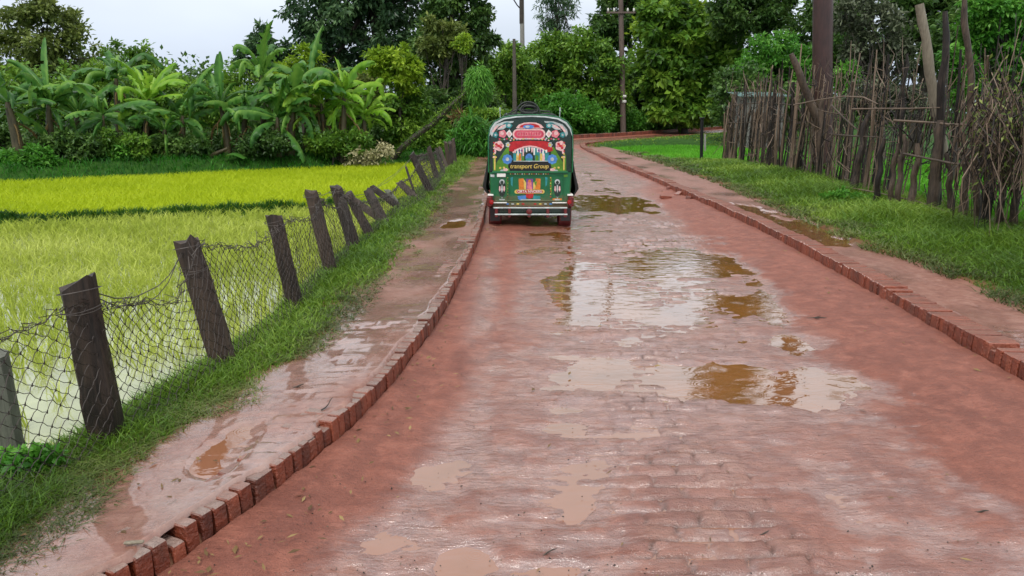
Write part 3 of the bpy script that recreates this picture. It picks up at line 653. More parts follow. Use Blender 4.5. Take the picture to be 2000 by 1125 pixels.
# shrubs
SH = 'shrubs along the road bend and the field bank'
def shrub(label, ells, Y, mat, nc, nl, L, **k):
    k.setdefault('limbs', 16); k.setdefault('tr', .05); return add_tree('shrub', label, 'shrub', ells, Y, mat, nc, nl, L, group=SH, names=('stem', 'foliage'), **k)
shrub('large bright green mounded shrub behind the three-wheeler roof', [(1105, 222, 80, 40), (1050, 236, 55, 32), (1150, 235, 50, 28)], 50.5, 'leaf_bright', 240, 50, .3, clump_r=.10, seed=41)
shrub('lower bright green shrub between the mounded one and the wooden electric pole', [(1205, 236, 60, 28), (1240, 244, 50, 20)], 55, 'leaf_bright', 130, 50, .25, clump_r=.12, seed=42)
shrub('leafy shrub along the far kerb right of the wooden electric pole', [(1270, 230, 60, 24), (1330, 228, 50, 26)], 63, 'leaf_mid', 150, 50, .3, clump_r=.13, seed=43, flat=.9)
shrub('shrub with arching blades in front of the large leaved tree', [(1330, 224, 45, 26)], 66, 'leaf_bright', 60, 50, .5, W=.10, clump_r=.2, seed=44)
shrub('dark low shrub behind the thin black post', [(1390, 226, 60, 22), (1450, 230, 50, 22)], 76, 'leaf_dark', 110, 50, .3, clump_r=.14, seed=45)
shrub('light green shrub with drooping fronds left of the three-wheeler', [(920, 262, 42, 36), (940, 280, 36, 30), (900, 285, 26, 24)], 27, 'leaf_bright', 100, 46, .34, W=.06, clump_r=.16, seed=46, droop=.7)
shrub('dull green shrub behind the drooping fronds', [(970, 235, 45, 26), (930, 235, 40, 24)], 32, 'leaf_mid', 80, 46, .2, clump_r=.14, seed=47)
shrub('pale budded dry shrub drooping over the paddy edge', [(715, 305, 34, 18), (750, 295, 22, 16), (690, 315, 16, 12)], 27.6, 'leaf_pale', 60, 16, .16, clump_r=.2, seed=48, bark='bark', limbs=40, tr=.03)
shrub('spiky dead brown rosette of leaves under the leaning trunk', [(893, 226, 11, 10)], 31, 'banana_dry', 8, 22, .28, W=.05, clump_r=.3, seed=49)
shrub('bright bush at the foot of the leftmost leaning banana plant', [(70, 312, 36, 30), (15, 315, 30, 22)], 23.4, 'leaf_bright', 70, 50, .16, clump_r=.15, seed=50)
shrub('light green bush in front of the dark undergrowth, left', [(240, 300, 26, 20)], 25, 'leaf_bright', 40, 46, .15, clump_r=.18, seed=51)
shrub('dark undergrowth bush between the left banana plants', [(130, 285, 80, 50), (190, 290, 70, 45)], 26.2, 'leaf_dark', 150, 50, .2, clump_r=.12, seed=52)
shrub('dark leafy bush right of the left banana clump', [(290, 265, 40, 58), (330, 280, 30, 40)], 27.2, 'leaf_dark', 120, 50, .2, clump_r=.13, seed=53)
shrub('shady bush at the foot of the middle banana plants', [(400, 285, 50, 30), (480, 270, 60, 36), (560, 275, 50, 36)], 29.5, 'leaf_dark', 150, 50, .2, clump_r=.12, seed=54)
shrub('dark bush right of the bright banana plants', [(690, 275, 60, 36), (640, 280, 40, 30)], 30.5, 'leaf_dark', 120, 50, .2, clump_r=.13, seed=55)
shrub('dark bushes behind the last leaning fence posts', [(800, 275, 60, 34), (860, 270, 40, 34)], 31.5, 'leaf_mid', 120, 50, .2, clump_r=.13, seed=56)
shrub('star leaved light green plant beside the thick red brown pole', [(1650, 150, 22, 24)], 21, 'leaf_bright', 26, 40, .22, W=.06, clump_r=.2, seed=57)
shrub('bright green bush between the tall fence poles', [(1885, 165, 32, 48), (1860, 110, 18, 26)], 17, 'leaf_bright', 70, 46, .13, clump_r=.15, seed=58)
shrub('grey green bush low behind the middle of the stick fence', [(1700, 190, 50, 36), (1760, 200, 45, 36)], 20, 'leaf_grey', 80, 40, .15, clump_r=.15, seed=59, limbs=40)
shrub('broad leaved weed clump at the foot of the wire fence, bottom left', [(45, 905, 46, 34), (95, 900, 34, 22), (10, 950, 40, 30)], 3.25, 'leaf_bright', 46, 30, .055, W=.036, clump_r=.16, seed=60, tr=.006)
shrub('leafy weed clump at the foot of the stick fence', [(1690, 400, 46, 22), (1640, 385, 30, 16)], 13.2, 'leaf_bright', 60, 40, .08, W=.05, clump_r=.15, seed=61, tr=.01)
shrub('leafy weed in the grass below the tall fence poles', [(1760, 430, 36, 20), (1800, 440, 24, 16)], 11.7, 'leaf_bright', 50, 40, .07, W=.04, clump_r=.16, seed=62, tr=.01)

# banana plants
def banana(label, base, crown, Y, rpx, nleaf, seed, mat='banana', spear=None, wide=.29, stem_r=.12, droop=1.0, dry=2):
    r = random.Random(seed); k = pxm(Y)
    b = P(base[0], base[1], Y); bz = float(th(b[0], Y)[0]); b[2] = bz; c = P(crown[0], crown[1], Y)
    root = thing('banana_plant', label, 'banana plant', tuple(b), 'banana plants beyond the paddy field'); org = tuple(b)
    mb = MB(); pts = [b+(c-b)*t+np.array([.04*math.sin(t*3+seed), 0, 0]) for t in (0, .2, .45, .7, .9, 1)]; pts[0][2] -= .1
    mb.tube(pts, [stem_r*1.25, stem_r*1.1, stem_r*.95, stem_r*.8, stem_r*.6, stem_r*.4], 9); mb.build('stem', M['bstem'], root, True, org=org)
    az0 = r.uniform(0, 6.28)
    nleaf += 4
    for i in range(nleaf+dry):
        isdry = i >= nleaf; az = az0+i*2.4+r.uniform(-.4, .4); L = rpx*k*r.uniform(.7, 1.3); el = (r.uniform(.2, 1.4) if i < nleaf-4 else r.uniform(-.5, .3)) if not isdry else r.uniform(-.9, -.3)
        if spear and i == 0: el, L, az = 1.48, spear*k, 1.2
        if isdry: L *= .62
        elif i >= nleaf-4: L *= .8
        n = 20; dr_ = (0 if (spear and i == 0) else droop*r.uniform(.35, 1.6)*(1.2 if isdry else 1)); kink = r.uniform(.45, .9) if r.random() < .3 else 2
        p = np.array(c)+np.array([0, 0, -.035*i*(.5 if not isdry else 1)]); e = el; h = np.array([math.cos(az), math.sin(az)]); vs = []; rn = []
        side = np.array([-h[1], h[0], 0]); W_ = wide*L*.5*r.uniform(.75, 1.15)*(.4 if isdry else 1); tone = r.random()
        tw = r.uniform(-.8, .8); f0 = r.uniform(.15, .9)
        for j in range(n+1):
            t = j/n; w_ = W_*(0.04 if t < .14 else (math.sin(math.pi*min(1, (t-.12)/.9))**.5)); w_ = max(w_, .012)
            nv = np.array([-math.sin(e)*h[0], -math.sin(e)*h[1], math.cos(e)]); fold = f0+.6*t*droop
            if spear and i == 0: fold = -.3
            sd = side*math.cos(tw)+nv*math.sin(tw); nn = nv*math.cos(tw)-side*math.sin(tw)
            tan = np.array([math.cos(e)*h[0], math.cos(e)*h[1], math.sin(e)])
            for q in (-1, -.5, 0, .5, 1):
                tear = (t > .2)*(abs(q) == 1)*(0 if spear and i == 0 else 1)
                cut = 1-.55*tear*(r.random() < .22)-.15*tear*r.random(); fo = fold+tear*r.uniform(-.3, .5); jag = tear*r.uniform(-.35, .5)*L/n*2
                vs.append(p+sd*q*w_*math.cos(fo)*cut-nn*abs(q)*w_*math.sin(fo)*cut+nn*(.025 if q == 0 else 0)+tan*jag); rn.append(min(1, max(0, .12+.5*tone+(.35 if q == 0 else 0)+r.uniform(-.15, .15))))
            p = p+tan*(L/n); e -= dr_*(.25+1.5*t)/n*1.6+(.9/3 if kink <= t < kink+.15 else 0)
            e = max(e, -1.5)
        lo = [(j*5+q, j*5+q+1, j*5+q+6, j*5+q+5) for j in range(n) for q in range(4) if not (abs(q-1.5) > 1 and j > 4 and r.random() < .12)]
        mesh_np('leaf', np.array(vs), np.array(lo), np.full(len(lo), 4), M['banana_dry'] if isdry else M[mat], root, {'rnd': rn}, org=org)
    return root
banana('leftmost banana plant with a dark trunk leaning left over the bank', (42, 335), (16, 199), 24, 115, 11, 1, stem_r=.16)
banana('banana plant with one tall upright rolled leaf, left group', (100, 310), (97, 200), 25, 105, 11, 2, spear=118)
banana('banana plant in shade right of the one with the upright rolled leaf', (150, 315), (152, 221), 26.4, 105, 12, 3)
banana('banana plant with a thin brown trunk in the left group', (212, 320), (200, 222), 25.4, 95, 9, 4, stem_r=.06)
banana('tall banana plant at the back of the left group with upright leaves', (235, 300), (228, 143), 28, 85, 11, 15)
banana('light green fan of a banana plant, right of the left group', (285, 315), (288, 193), 26.5, 85, 12, 5, 'banana_lime', droop=.7)
banana('small banana plant almost hidden at the right end of the left group', (320, 312), (322, 253), 26.2, 70, 9, 16)
banana('banana plant with broad pale drooping leaves beside the gap in the row', (352, 305), (356, 226), 26.6, 95, 8, 6, wide=.36)
banana('banana plant with a bright upright half open leaf, middle group', (445, 300), (432, 202), 27.2, 85, 10, 7, spear=95, dry=4)
banana('banana plant with hanging dry leaves, middle group', (475, 298), (480, 218), 28, 95, 11, 8, dry=5)
banana('tall banana plant with arching ribs in the middle group', (520, 300), (512, 148), 28.8, 95, 12, 9, spear=60)
banana('broad banana plant in front of the tall one in the middle group', (545, 302), (540, 229), 27.4, 95, 11, 17, wide=.34)
banana('banana plant with thick shaded trunk right of the middle group', (568, 300), (572, 198), 27.8, 105, 11, 10, stem_r=.17, dry=3)
banana('banana plant with long sickle leaves just left of the bright ones', (600, 300), (605, 166), 29, 100, 11, 11, dry=3)
banana('yellow green banana plant with curled brown leaf left of the brightest one', (632, 298), (628, 202), 28.6, 90, 11, 13, 'banana_lime', dry=4)
banana('brightest yellow green banana plant, right end of the row', (668, 300), (670, 186), 28.2, 90, 13, 12, 'banana_lime')
banana('last banana plant of the row, against the dark bushes', (710, 298), (712, 220), 29, 80, 11, 14, 'banana_lime')
shrub('dark undergrowth in front of the leftmost banana trunks', [(95, 296, 30, 30), (165, 295, 36, 34), (120, 280, 40, 30)], 24.4, 'leaf_dark', 90, 50, .16, clump_r=.13, seed=71)
shrub('shaded mid green weeds below the tallest plant of the left group', [(215, 285, 34, 34), (265, 290, 30, 30)], 25.0, 'leaf_mid', 70, 46, .15, clump_r=.14, seed=72)
shrub('dark shade loving weeds below the gap in the banana row', [(370, 290, 44, 22), (330, 285, 30, 30)], 26.2, 'leaf_dark', 70, 46, .16, clump_r=.14, seed=73)
shrub('dark weeds below the middle banana plants', [(500, 282, 48, 26), (540, 285, 34, 26)], 27, 'leaf_dark', 80, 46, .16, clump_r=.14, seed=74)
shrub('mid green weeds below the brightest banana plant', [(640, 282, 44, 24), (690, 280, 40, 28)], 27.8, 'leaf_mid', 90, 46, .16, clump_r=.14, seed=75)
tree('mid green bushy treetop rising between the left banana plants and the sky', [(170, 175, 50, 50), (215, 160, 40, 40)], 30, 'leaf_mid', 80, 55, .2, seed=81, clump_r=.14)
tree('dark leafy tree just behind the middle banana plants', [(400, 205, 50, 50), (470, 215, 60, 50)], 31.5, 'leaf_mid', 110, 55, .2, seed=82, clump_r=.13)
tree('olive green tree filling behind the bright banana plants', [(640, 190, 60, 50), (700, 180, 50, 50)], 32, 'leaf_olive', 110, 55, .2, seed=83, clump_r=.13)
shrub('dark bush at the left frame edge behind the leaning trunk', [(5, 285, 40, 45), (-40, 280, 40, 50)], 26, 'leaf_dark', 90, 46, .18, clump_r=.14, seed=76)

# felled banana stalk
a = P(390, 317, 26.4); b = P(445, 290, 26.4); root = thing('fallen_banana_stalk', 'fallen banana stalk with a grey green leaf lying on the grassy bank', 'fallen stalk', (a[0], a[1], a[2]-.02)); og = tuple(root.location)
mb = MB(); mb.tube([a, a*.5+b*.5+np.array([0, 0, .03]), b], [.05, .07, .05], 8); mb.build('stem', M['bstem'], root, True, org=og)
V = []; 
for j in range(9):
    t = j/8; p = P(440+40*t, 306+6*t, 26.2)+np.array([0, 0, .14*math.sin(t*3)])
    for q in (-1, 0, 1): V.append(p+np.array([.05*q, .28*q*math.sin(math.pi*(.1+.8*t)), .04*(q == 0)]))
lo = [(j*3+q, j*3+q+1, j*3+q+4, j*3+q+3) for j in range(8) for q in range(2)]; mesh_np('leaf', np.array(V), np.array(lo), np.full(len(lo), 4), M['banana'], root, {'rnd': np.full(len(V), .5)}, org=og)

# ------------------------------------------------------------------ grass and rice
def blades(name, X, Y, Z, h, wd, lean, mat, label, cat, seed, az=None, leanvar=.5):
    r = np.random.default_rng(seed); n = len(X)
    a = r.uniform(0, 2*np.pi, n) if az is None else az; f = r.uniform(0, 2*np.pi, n)
    L = lean*(1-leanvar+2*leanvar*r.random(n)); b = np.stack([X, Y, Z-.01], -1)
    d = np.stack([np.cos(a)*L, np.sin(a)*L, np.ones(n)], -1); s = np.stack([np.cos(f), np.sin(f), np.zeros(n)], -1)*wd[:, None]*.5
    mid = b+d*np.array([.35, .35, .6])*h[:, None]; tip = b+d*np.array([1.1, 1.1, .92])*h[:, None]
    V = np.stack([b-s, b+s, mid+s*.75, mid-s*.75, tip], 1).reshape(-1, 3); i = np.arange(n)[:, None]*5
    F = np.concatenate([i+[0, 1, 2, 3], i+[3, 2, 4]], 1).ravel(); T = np.tile([4, 3], n)
    pn = .5+.5*fbm(X*1.5, Y*1.5, 3, seed); pl = vn(X*.33, Y*.5, seed+3); rn = np.clip(.12+.42*r.random(n)+.4*(pn-.3)+.5*(pl-.4), 0, 1)
    o = mesh_np(name, V, F, T, M[mat], None, {'rnd': np.repeat(rn, 5)}, smooth=False); return tag(o, label, cat, kind='stuff')
def scatter_band(xa, xb, y0, y1, n, r, k=1.6):
    u = r.random(n); y = (y0**(1-k)+u*(y1**(1-k)-y0**(1-k)))**(1/(1-k)); v = r.random(n)
    A, B = xa(y), xb(y); return A+(B-A)*v, y, v
r = np.random.default_rng(21)
# left verge
X, Y, v = scatter_band(lambda y: lfence(y)-.30, lambda y: lpath(y)+.06, 2.2, 31, 52000, r)
dn = .5+.5*fbm(X*2.2, Y*2.2, 3, 61); keep = r.random(len(X)) < np.clip(1.25-1.4*sst(.66, 1.02, v)+.6*(dn-.5), .02, 1); X, Y, v = X[keep], Y[keep], v[keep]
n = len(X); hh = (.028+.065*r.random(n)**1.5)*(1.25-.75*sst(.5, 1, v))*(.6+.9*vn(X*2.5, Y*2.5, 9)); blades('verge_grass', X, Y, th(X, Y), hh, .004+.0012*Y*r.uniform(.5, 1.2, n), .8, 'grass', 'short wet grass growing along the wire fence and the left path', 'grass', 1)
# creeping dry grass edge beside the left path
X, Y, v = scatter_band(lambda y: lpath(y)-.34, lambda y: lpath(y)+.15, 2.0, 20, 24000, r)
keep = (vn(X*3, Y*2.2, 14)-.5*v) > .12; X, Y = X[keep], Y[keep]; n = len(X)
blades('creeping_grass', X, Y, np.maximum(th(X, Y), .129), .018+.035*r.random(n), .0035+.001*Y, 2.2, 'grass_dry', 'brownish creeping grass straggling over the left path edge', 'grass', 2)
X, Y, v = scatter_band(lambda y: rpath(y)-.12, lambda y: rpath(y)+.9, 6.0, 30, 14000, r)
keep = (vn(X*2.4, Y*2.0, 15)-.25*v) > .25; X, Y = X[keep], Y[keep]; n = len(X)
blades('creeping_grass', X, Y, np.maximum(th(X, Y), .122), .03+.06*r.random(n), .005+.001*Y, 1.8, 'grass_dry', 'yellowish creeping grass straggling over the right path edge', 'grass', 12)
# right verge
X, Y, v = scatter_band(lambda y: rpath(y)-.05, lambda y: rfence(y)+.35, 6.0, 34, 70000, r)
dn = .5+.5*fbm(X*1.6, Y*1.6, 3, 63); keep = r.random(len(X)) < np.clip(1.1*sst(-.02, .3, v+.25*(dn-.4)), .04, 1); X, Y, v = X[keep], Y[keep], v[keep]
n = len(X); hh = (.05+.13*r.random(n)**1.3)*(1-.45*sst(18, 24, Y))*(.35+.95*sst(0, .5, v))*(.6+.9*vn(X*1.8, Y*1.8, 19)); blades('verge_grass', X, Y, th(X, Y), hh, .005+.0011*Y*r.uniform(.5, 1.2, n), .9, 'grass', 'thick wet grass between the right path and the stick fence', 'grass', 3)
# behind the stick fence
X, Y, v = scatter_band(lambda y: rfence(y)+.3, lambda y: rfence(y)+7, 7.5, 30, 34000, r); keep = rice_patch(X, Y) < .02; X, Y = X[keep], Y[keep]; n = len(X)
blades('meadow_grass', X, Y, th(X, Y), .18+.25*r.random(n), .012+.0010*Y, .6, 'rice_green', 'bright tall grass seen through the stick fence', 'grass', 4)
# bend bank
X, Y = r.uniform(2.6, 24, 30000), r.uniform(26, 72, 30000); h_, so = terrain(X, Y); d_ = seg_dist(X, Y, RX, RY)
keep = (~in_road(X, Y)) & (rice_patch(X, Y) < -.02) & (d_ < 9) & (d_ > .35) & (seg_dist(X, Y, LX, LY) > d_) & (vn(X*1.2, Y*1.2, 5) > .22); X, Y, h_ = X[keep], Y[keep], h_[keep]; n = len(X)
blades('bank_grass', X, Y, h_, .03+.07*r.random(n), .025+.0009*Y*r.uniform(.6, 1.2, n), .7, 'grass', 'yellowish grass on the low bank inside the road bend', 'grass', 5)
a_ = r.uniform(0, 6.283, 13000); rr_ = np.sqrt(r.random(13000)); X = 7.9+4.1*rr_*np.cos(a_); Y = 31+6.8*rr_*np.sin(a_); n = len(X)
blades('rice_plants', X, Y, np.full(n, -.14), .16+.10*r.random(n), .03+.02*r.random(n), .35, 'rice_green', 'bright green young rice in the small field right of the road', 'rice', 6)
# left paddies
N = 90000; X = r.uniform(-30, -2.1, N*2); Y = r.uniform(9, 30, N*2); keep = (bund_d(X, Y) > .18) & (bank_d(X, Y) < .25) & (X < lfence(Y)-.7) & (np.abs(X) < Y*.78+1); X, Y = X[keep], Y[keep]; n = len(X)
blades('rice_plants', X, Y, np.full(n, FIELD_Z-.01), .27+.06*r.random(n)+.03*vn(X*.6, Y*.6, 4), .016+.014*r.random(n), .5, 'rice_far', 'dense yellow green rice in the far field beyond the low dike', 'rice', 7)
gx_, gy_ = np.meshgrid(np.arange(-18, -2.3, .15), np.arange(2.2, 18.5, .16)); gx_, gy_ = gx_.ravel()+r.normal(0, .035, gx_.size), gy_.ravel()+r.normal(0, .035, gy_.size)
keep = (bund_d(gx_, gy_) < -.12) & (gx_ < lfence(gy_)-.72) & (np.abs(gx_) < gy_*.78+1.2) & (r.random(gx_.size) < (.45+.45*sst(4, 11, gy_))*sst(.0, .45, vn(gx_*.55, gy_*.55, 33)-.02)); hx, hy = gx_[keep], gy_[keep]
nb = 10; X = np.repeat(hx, nb)+r.normal(0, .022, len(hx)*nb); Y = np.repeat(hy, nb)+r.normal(0, .022, len(hx)*nb); n = len(X)
blades('rice_plants', X, Y, np.full(n, FIELD_Z-.01), .14+.14*r.random(n), .006+.0009*Y, .6, 'rice_near', 'thin rice seedlings standing in water in the near field', 'rice', 8)
# dike and bank grass
t_ = r.uniform(-18, 11, 18000); a = np.array([-10.09, 14.44]); b = np.array([-4.75, 16.68]); d = unit(b-a); q = a+d*t_[:, None]+np.array([-d[1], d[0]])*r.normal(0, .10, (18000, 1)); keep = q[:, 0] < lfence(q[:, 1])-.1; X, Y = q[keep, 0], q[keep, 1]; n = len(X)
blades('dike_grass', X, Y, th(X, Y), .07+.13*r.random(n), .014+.01*r.random(n), .6, 'dike', 'dark grass growing along the low dike between the two rice fields', 'grass', 9)
X = r.uniform(-34, -1.5, 130000); Y = r.uniform(8, 38, 130000); k_ = bank_d(X, Y); keep = (k_ > .1) & (k_ < 4.2) & (np.abs(X) < Y*.78+1) & (X < lfence(Y)-.2) & ((k_ < 2.2) | (r.random(len(X)) < .4)); X, Y = X[keep], Y[keep]; n = len(X)
blades('bank_grass', X, Y, th(X, Y), .09+.17*r.random(n), .022+.02*r.random(n), .6, 'grass_dark', 'deep green grass on the far bank in front of the banana plants', 'grass', 10)
# ------------------------------------------------------------------ wire fence on the left
fence = thing('wire_fence', 'tumbledown fence of leaning dark posts and torn rusty netting beside the paddy', 'fence', (-2.14, 3.62, .09)); FO = tuple(fence.location)
POSTS = [  # base px, top px, width, kind, label
 ((212, 866), (152, 553), .165, 'd', None), ((440, 716), (365, 472), .155, 'd', None), ((578, 602), (536, 424), .145, 'd', 'weathered post with a split top'), ((647, 535), (608, 374), .145, 'd', None),
 ((692, 484), (656, 364), .16, 'd', None), ((724, 461), (681, 380), .13, 'd', None), ((750, 432), (684, 386), .12, 'd', 'post fallen almost flat across its neighbours'), ((752, 438), (718, 372), .155, 'd', None),
 ((784, 408), (727, 366), .12, 'd', 'fallen post lying slantwise on the grass'), ((771, 394), (757, 372), .12, 'g', 'short grey stump'), ((810, 386), (780, 356), .14, 'd', None), ((811, 382), (793, 327), .05, 'd', 'thin leaning stick'),
 ((841, 376), (804, 301), .15, 'd', None), ((854, 352), (837, 288), .13, 'd', None), ((866, 336), (852, 291), .10, 'd', None), ((874, 331), (859, 289), .10, 'd', None), ((877, 327), (870, 277), .12, 'd', None), ((882, 324), (879, 278), .12, 'd', None), ((889, 319), (885, 271), .12, 'd', None)]
def wood_post(mb, b, t, w, rz, r, rings=14, seed=0):
    b = np.array(b, float); t = np.array(t, float); ax = t-b; L = np.linalg.norm(ax); ax /= L
    u = np.cross([0, 1, 0], ax); u /= np.linalg.norm(u); v = np.cross(ax, u)
    K = 12; vs = []
    for i in range(rings+1):
        s = i/rings; w2 = w*(1.06-.16*s)*.5
        for k in range(K):
            an = 2*math.pi*k/K+rz; q = (abs(math.cos(an-rz+math.pi/12))**6+abs(math.sin(an-rz+math.pi/12))**6)**(-1/6)
            rr = w2*min(q, 1.22)*(1+.16*(fbm(np.array(k*1.7+seed*9), np.array(s*5.), 3, seed)))
            top = (.03*math.cos(an*1.0+seed)+.03*r.uniform(-1, 1)) if i == rings else 0
            vs.append(b-ax*.18+ax*(L+.18+top)*s+(u*math.cos(an)+v*math.sin(an))*float(rr))
    fs = [(i*K+k, i*K+(k+1) % K, (i+1)*K+(k+1) % K, (i+1)*K+k) for i in range(rings) for k in range(K)]
    c = len(vs); vs.append(t+ax*.012); fs += [(rings*K+k, rings*K+(k+1) % K, c) for k in range(K)]
    mb.add(vs, fs, 0, r.uniform(.35, .6))
PB = []
for i, (b, t, w_, kd, lab) in enumerate(POSTS):
    B = G(b[0], b[1], .09); T = P(t[0], t[1], B[1]+(.0 if i < 5 else .05*i % .2)); PB.append((B, T))
    r = random.Random(i); mb = MB(); wood_post(mb, B, T, w_, .5 if i != 1 else .35, r, seed=i)
    o = mb.build('post', M['post' if kd == 'd' else 'post_grey'], fence, True, org=FO)
    if lab: o['label'] = lab
q0 = (np.array([-2.52, 2.3, .08]), np.array([-2.62, 2.3, .95])); mb = MB(); wood_post(mb, q0[0], q0[1], .15, .4, random.Random(9), seed=33); mb.build('post', M['post'], fence, True, org=FO)
root_g = P(16, 850, 3.75); tg = P(-14, 694, 3.75); mb = MB(); root_g[2] -= .25; wood_post(mb, root_g, tg, .13, .5, random.Random(4), seed=5); o = mb.build('post', M['post_grey'], fence, True, org=FO); o['label'] = 'greenish grey post cut off by the left edge'
def net(i0, i1, h0, h1, sag, cell, wr, seed, name='netting'):
    (B0, T0), (B1, T1) = i0, i1; r = np.random.default_rng(seed)
    L = np.linalg.norm(B1-B0); nu = max(4, int(round(L/(cell*.5)))); H = .5*(np.linalg.norm(T0-B0)+np.linalg.norm(T1-B1)); nv = max(4, int(round(H/(cell*.5))))
    off = np.array([.085, -.02, 0])
    pt = {}
    for i in range(nu+1):
        u = i/nu; top = h0*(1-u)+h1*u-sag*(math.sin(math.pi*u)**.8)*(1+.25*math.sin(u*9+seed))
        A = (B0+off)*(1-u)+(B1+off)*u; a0, a1 = T0-B0, T1-B1
        for j in range(nv+2):
            v = j/(nv+1); jj = .13*cell
            bul = .05*math.sin(math.pi*u)*math.sin(math.pi*v*1.1+seed)+.03*fbm(np.array(u*4.+seed), np.array(v*3.), 2, seed)
            p = A+(a0*(1-u)+a1*u)*v*top+np.array([bul, bul*.3, 0])+r.normal(0, jj*.4, 3); pt[i, j] = p
    mb = MB()
    for i in range(nu):
        for j in range(nv+2):
            if (i+j) % 2: continue
            for dj in (-1, 1):
                if (i+1, j+dj) not in pt or r.random() < .012: continue
                a, b = pt[i, j], pt[i+1, j+dj]; m_ = a*.5+b*.5+np.array([0, 0, .09*cell*(1 if dj > 0 else -1)])
                mb.tube([a, m_, b], wr, 3, cap=False)
            if j % 2 == 0 and i % 2 == 0:
                p = pt[i, j]; mb.tube([p-[.0, 0, cell*.10], p+[.003, 0, cell*.10]], wr*1.5, 3, cap=False)
    for k in range(4):                                     # frayed bunched top
        line = [pt[i, nv+1]+r.normal(0, .008+.006*k, 3)+np.array([0, 0, .004*k]) for i in range(nu+1)]
        mb.tube(line, wr*1.15, 3, cap=False)
    for k in range(int(nu*1.5)):
        p = pt[r.integers(0, nu+1), nv+1]; d = r.normal(0, .028, 3); d[2] = abs(d[2])*.7; mb.tube([p, p+d*.6+r.normal(0, .006, 3), p+d+[r.normal(0, .012), 0, -.005]], wr*.9, 3, cap=False)
    mb.build(name, M['wire'], fence, False, org=FO)
net(q0, PB[0], .90, .90, .05, .088, .0021, 1); net(PB[0], PB[1], .93, 1.0, .26, .088, .0021, 2); net(PB[1], PB[2], .97, .93, .10, .085, .0021, 3)
net(PB[2], PB[3], .95, .92, .08, .085, .0021, 4); net(PB[3], PB[4], .9, .9, .14, .085, .0021, 5); net(PB[4], PB[7], .8, .75, .10, .10, .0021, 6); net(PB[7], PB[12], .75, .85, .2, .12, .003, 7); net(PB[12], PB[14], .95, .95, .05, .12, .0035, 8)
mb = MB(); r = random.Random(3)
for i0, i1, h0, h1 in ((0, 1, .97, .97), (3, 4, 1, .98), (4, 7, .98, .92), (7, 12, .97, .95), (4, 5, .9, .9)):
    a = PB[i0][0]*(1-h0)+PB[i0][1]*h0; b = PB[i1][0]*(1-h1)+PB[i1][1]*h1
    mb = MB()
    for k in range(2): mb.tube([a+(b-a)*t-np.array([0, 0, (.06+.05*k+.12*(i0 == 0))*math.sin(math.pi*t)])+np.array([r.gauss(0, .008), 0, r.gauss(0, .008)]) for t in np.linspace(0, 1, 9)], .0035, 4)
    mb.build('loose_wire', M['wire'], fence, False, org=FO)
for i in range(5):                                          # wire wound round the post heads
    mb = MB(); B, T = PB[i]; w_ = POSTS[i][2]*.62
    for k in range(3):
        c = B+(T-B)*r.uniform(.78, .97); mb.tube([c+np.array([w_*math.cos(q), w_*math.sin(q), .02*math.sin(q+k)]) for q in np.linspace(0, 6.28, 12)], .0028, 3)
    mb.build('wire_tie', M['wire'], fence, False, org=FO)

# ------------------------------------------------------------------ stick fence on the right
sf = thing('stick_fence', 'tall rough fence of upright dead sticks, brush and poles along the right verge', 'fence', (6.86, 14.15, .15)); SO_ = tuple(sf.location)
r = random.Random(12)
def gz(x, y): return float(th(x, y)[0])
sticks = []
def fpt(y): return np.array([float(rfence(y)), y])
ys = []; y = 6.6
while y < 26.2: ys.append(y); y += .0085*y*(.52 if y > 12.5 else .75)*r.uniform(.4, 1.6)
for y in ys:
    f = fpt(y); nr = y < 13.2
    x = f[0]+r.gauss(0, .10); hang = nr and r.random() < .86
    z0 = gz(x, y)-.08 if not hang else r.uniform(.55, 1.15)
    h = r.uniform(1.55, 2.75) if not nr else r.uniform(1.5, 2.5)
    if r.random() < .12: h += r.uniform(.2, .7)
    lean = r.gauss(.10, .24); lx = r.gauss(0, .08); cu = r.gauss(0, .12)
    rad = r.uniform(.007, .014)*(1 if y < 14 else 1.35 if y < 18 else 1.8)*(r.uniform(1.7, 2.6) if r.random() < .17 else 1)
    pts = []
    for k in range(6):
        t = k/5; wob = .045*math.sin(t*6+y*13)*(.4+t)
        pts.append((x+lx*t+cu*math.sin(math.pi*t)*.6+wob*.5, y-lean*t*.9+cu*math.sin(math.pi*t)+wob, z0+(h-max(z0, 0)*.75)*t if hang else z0+h*t))
    sticks.append((rad*h/y**1.3*(1 if not hang else .8), pts, [rad*(1.15-.5*k/5) for k in range(6)], r.random()))
sticks.sort(key=lambda s: -s[0])
rest = MB()
for i, (_, pts, rads, a_) in enumerate(sticks):
    mb = MB() if i < 72 else rest
    mb.tube(pts, rads, 6, a=a_)
    if i < 72: mb.build('stick', M['stick'], sf, True, org=SO_)
o = rest.build('thin_sticks', M['stick'], sf, True, org=SO_); tag(o, kind='stuff')
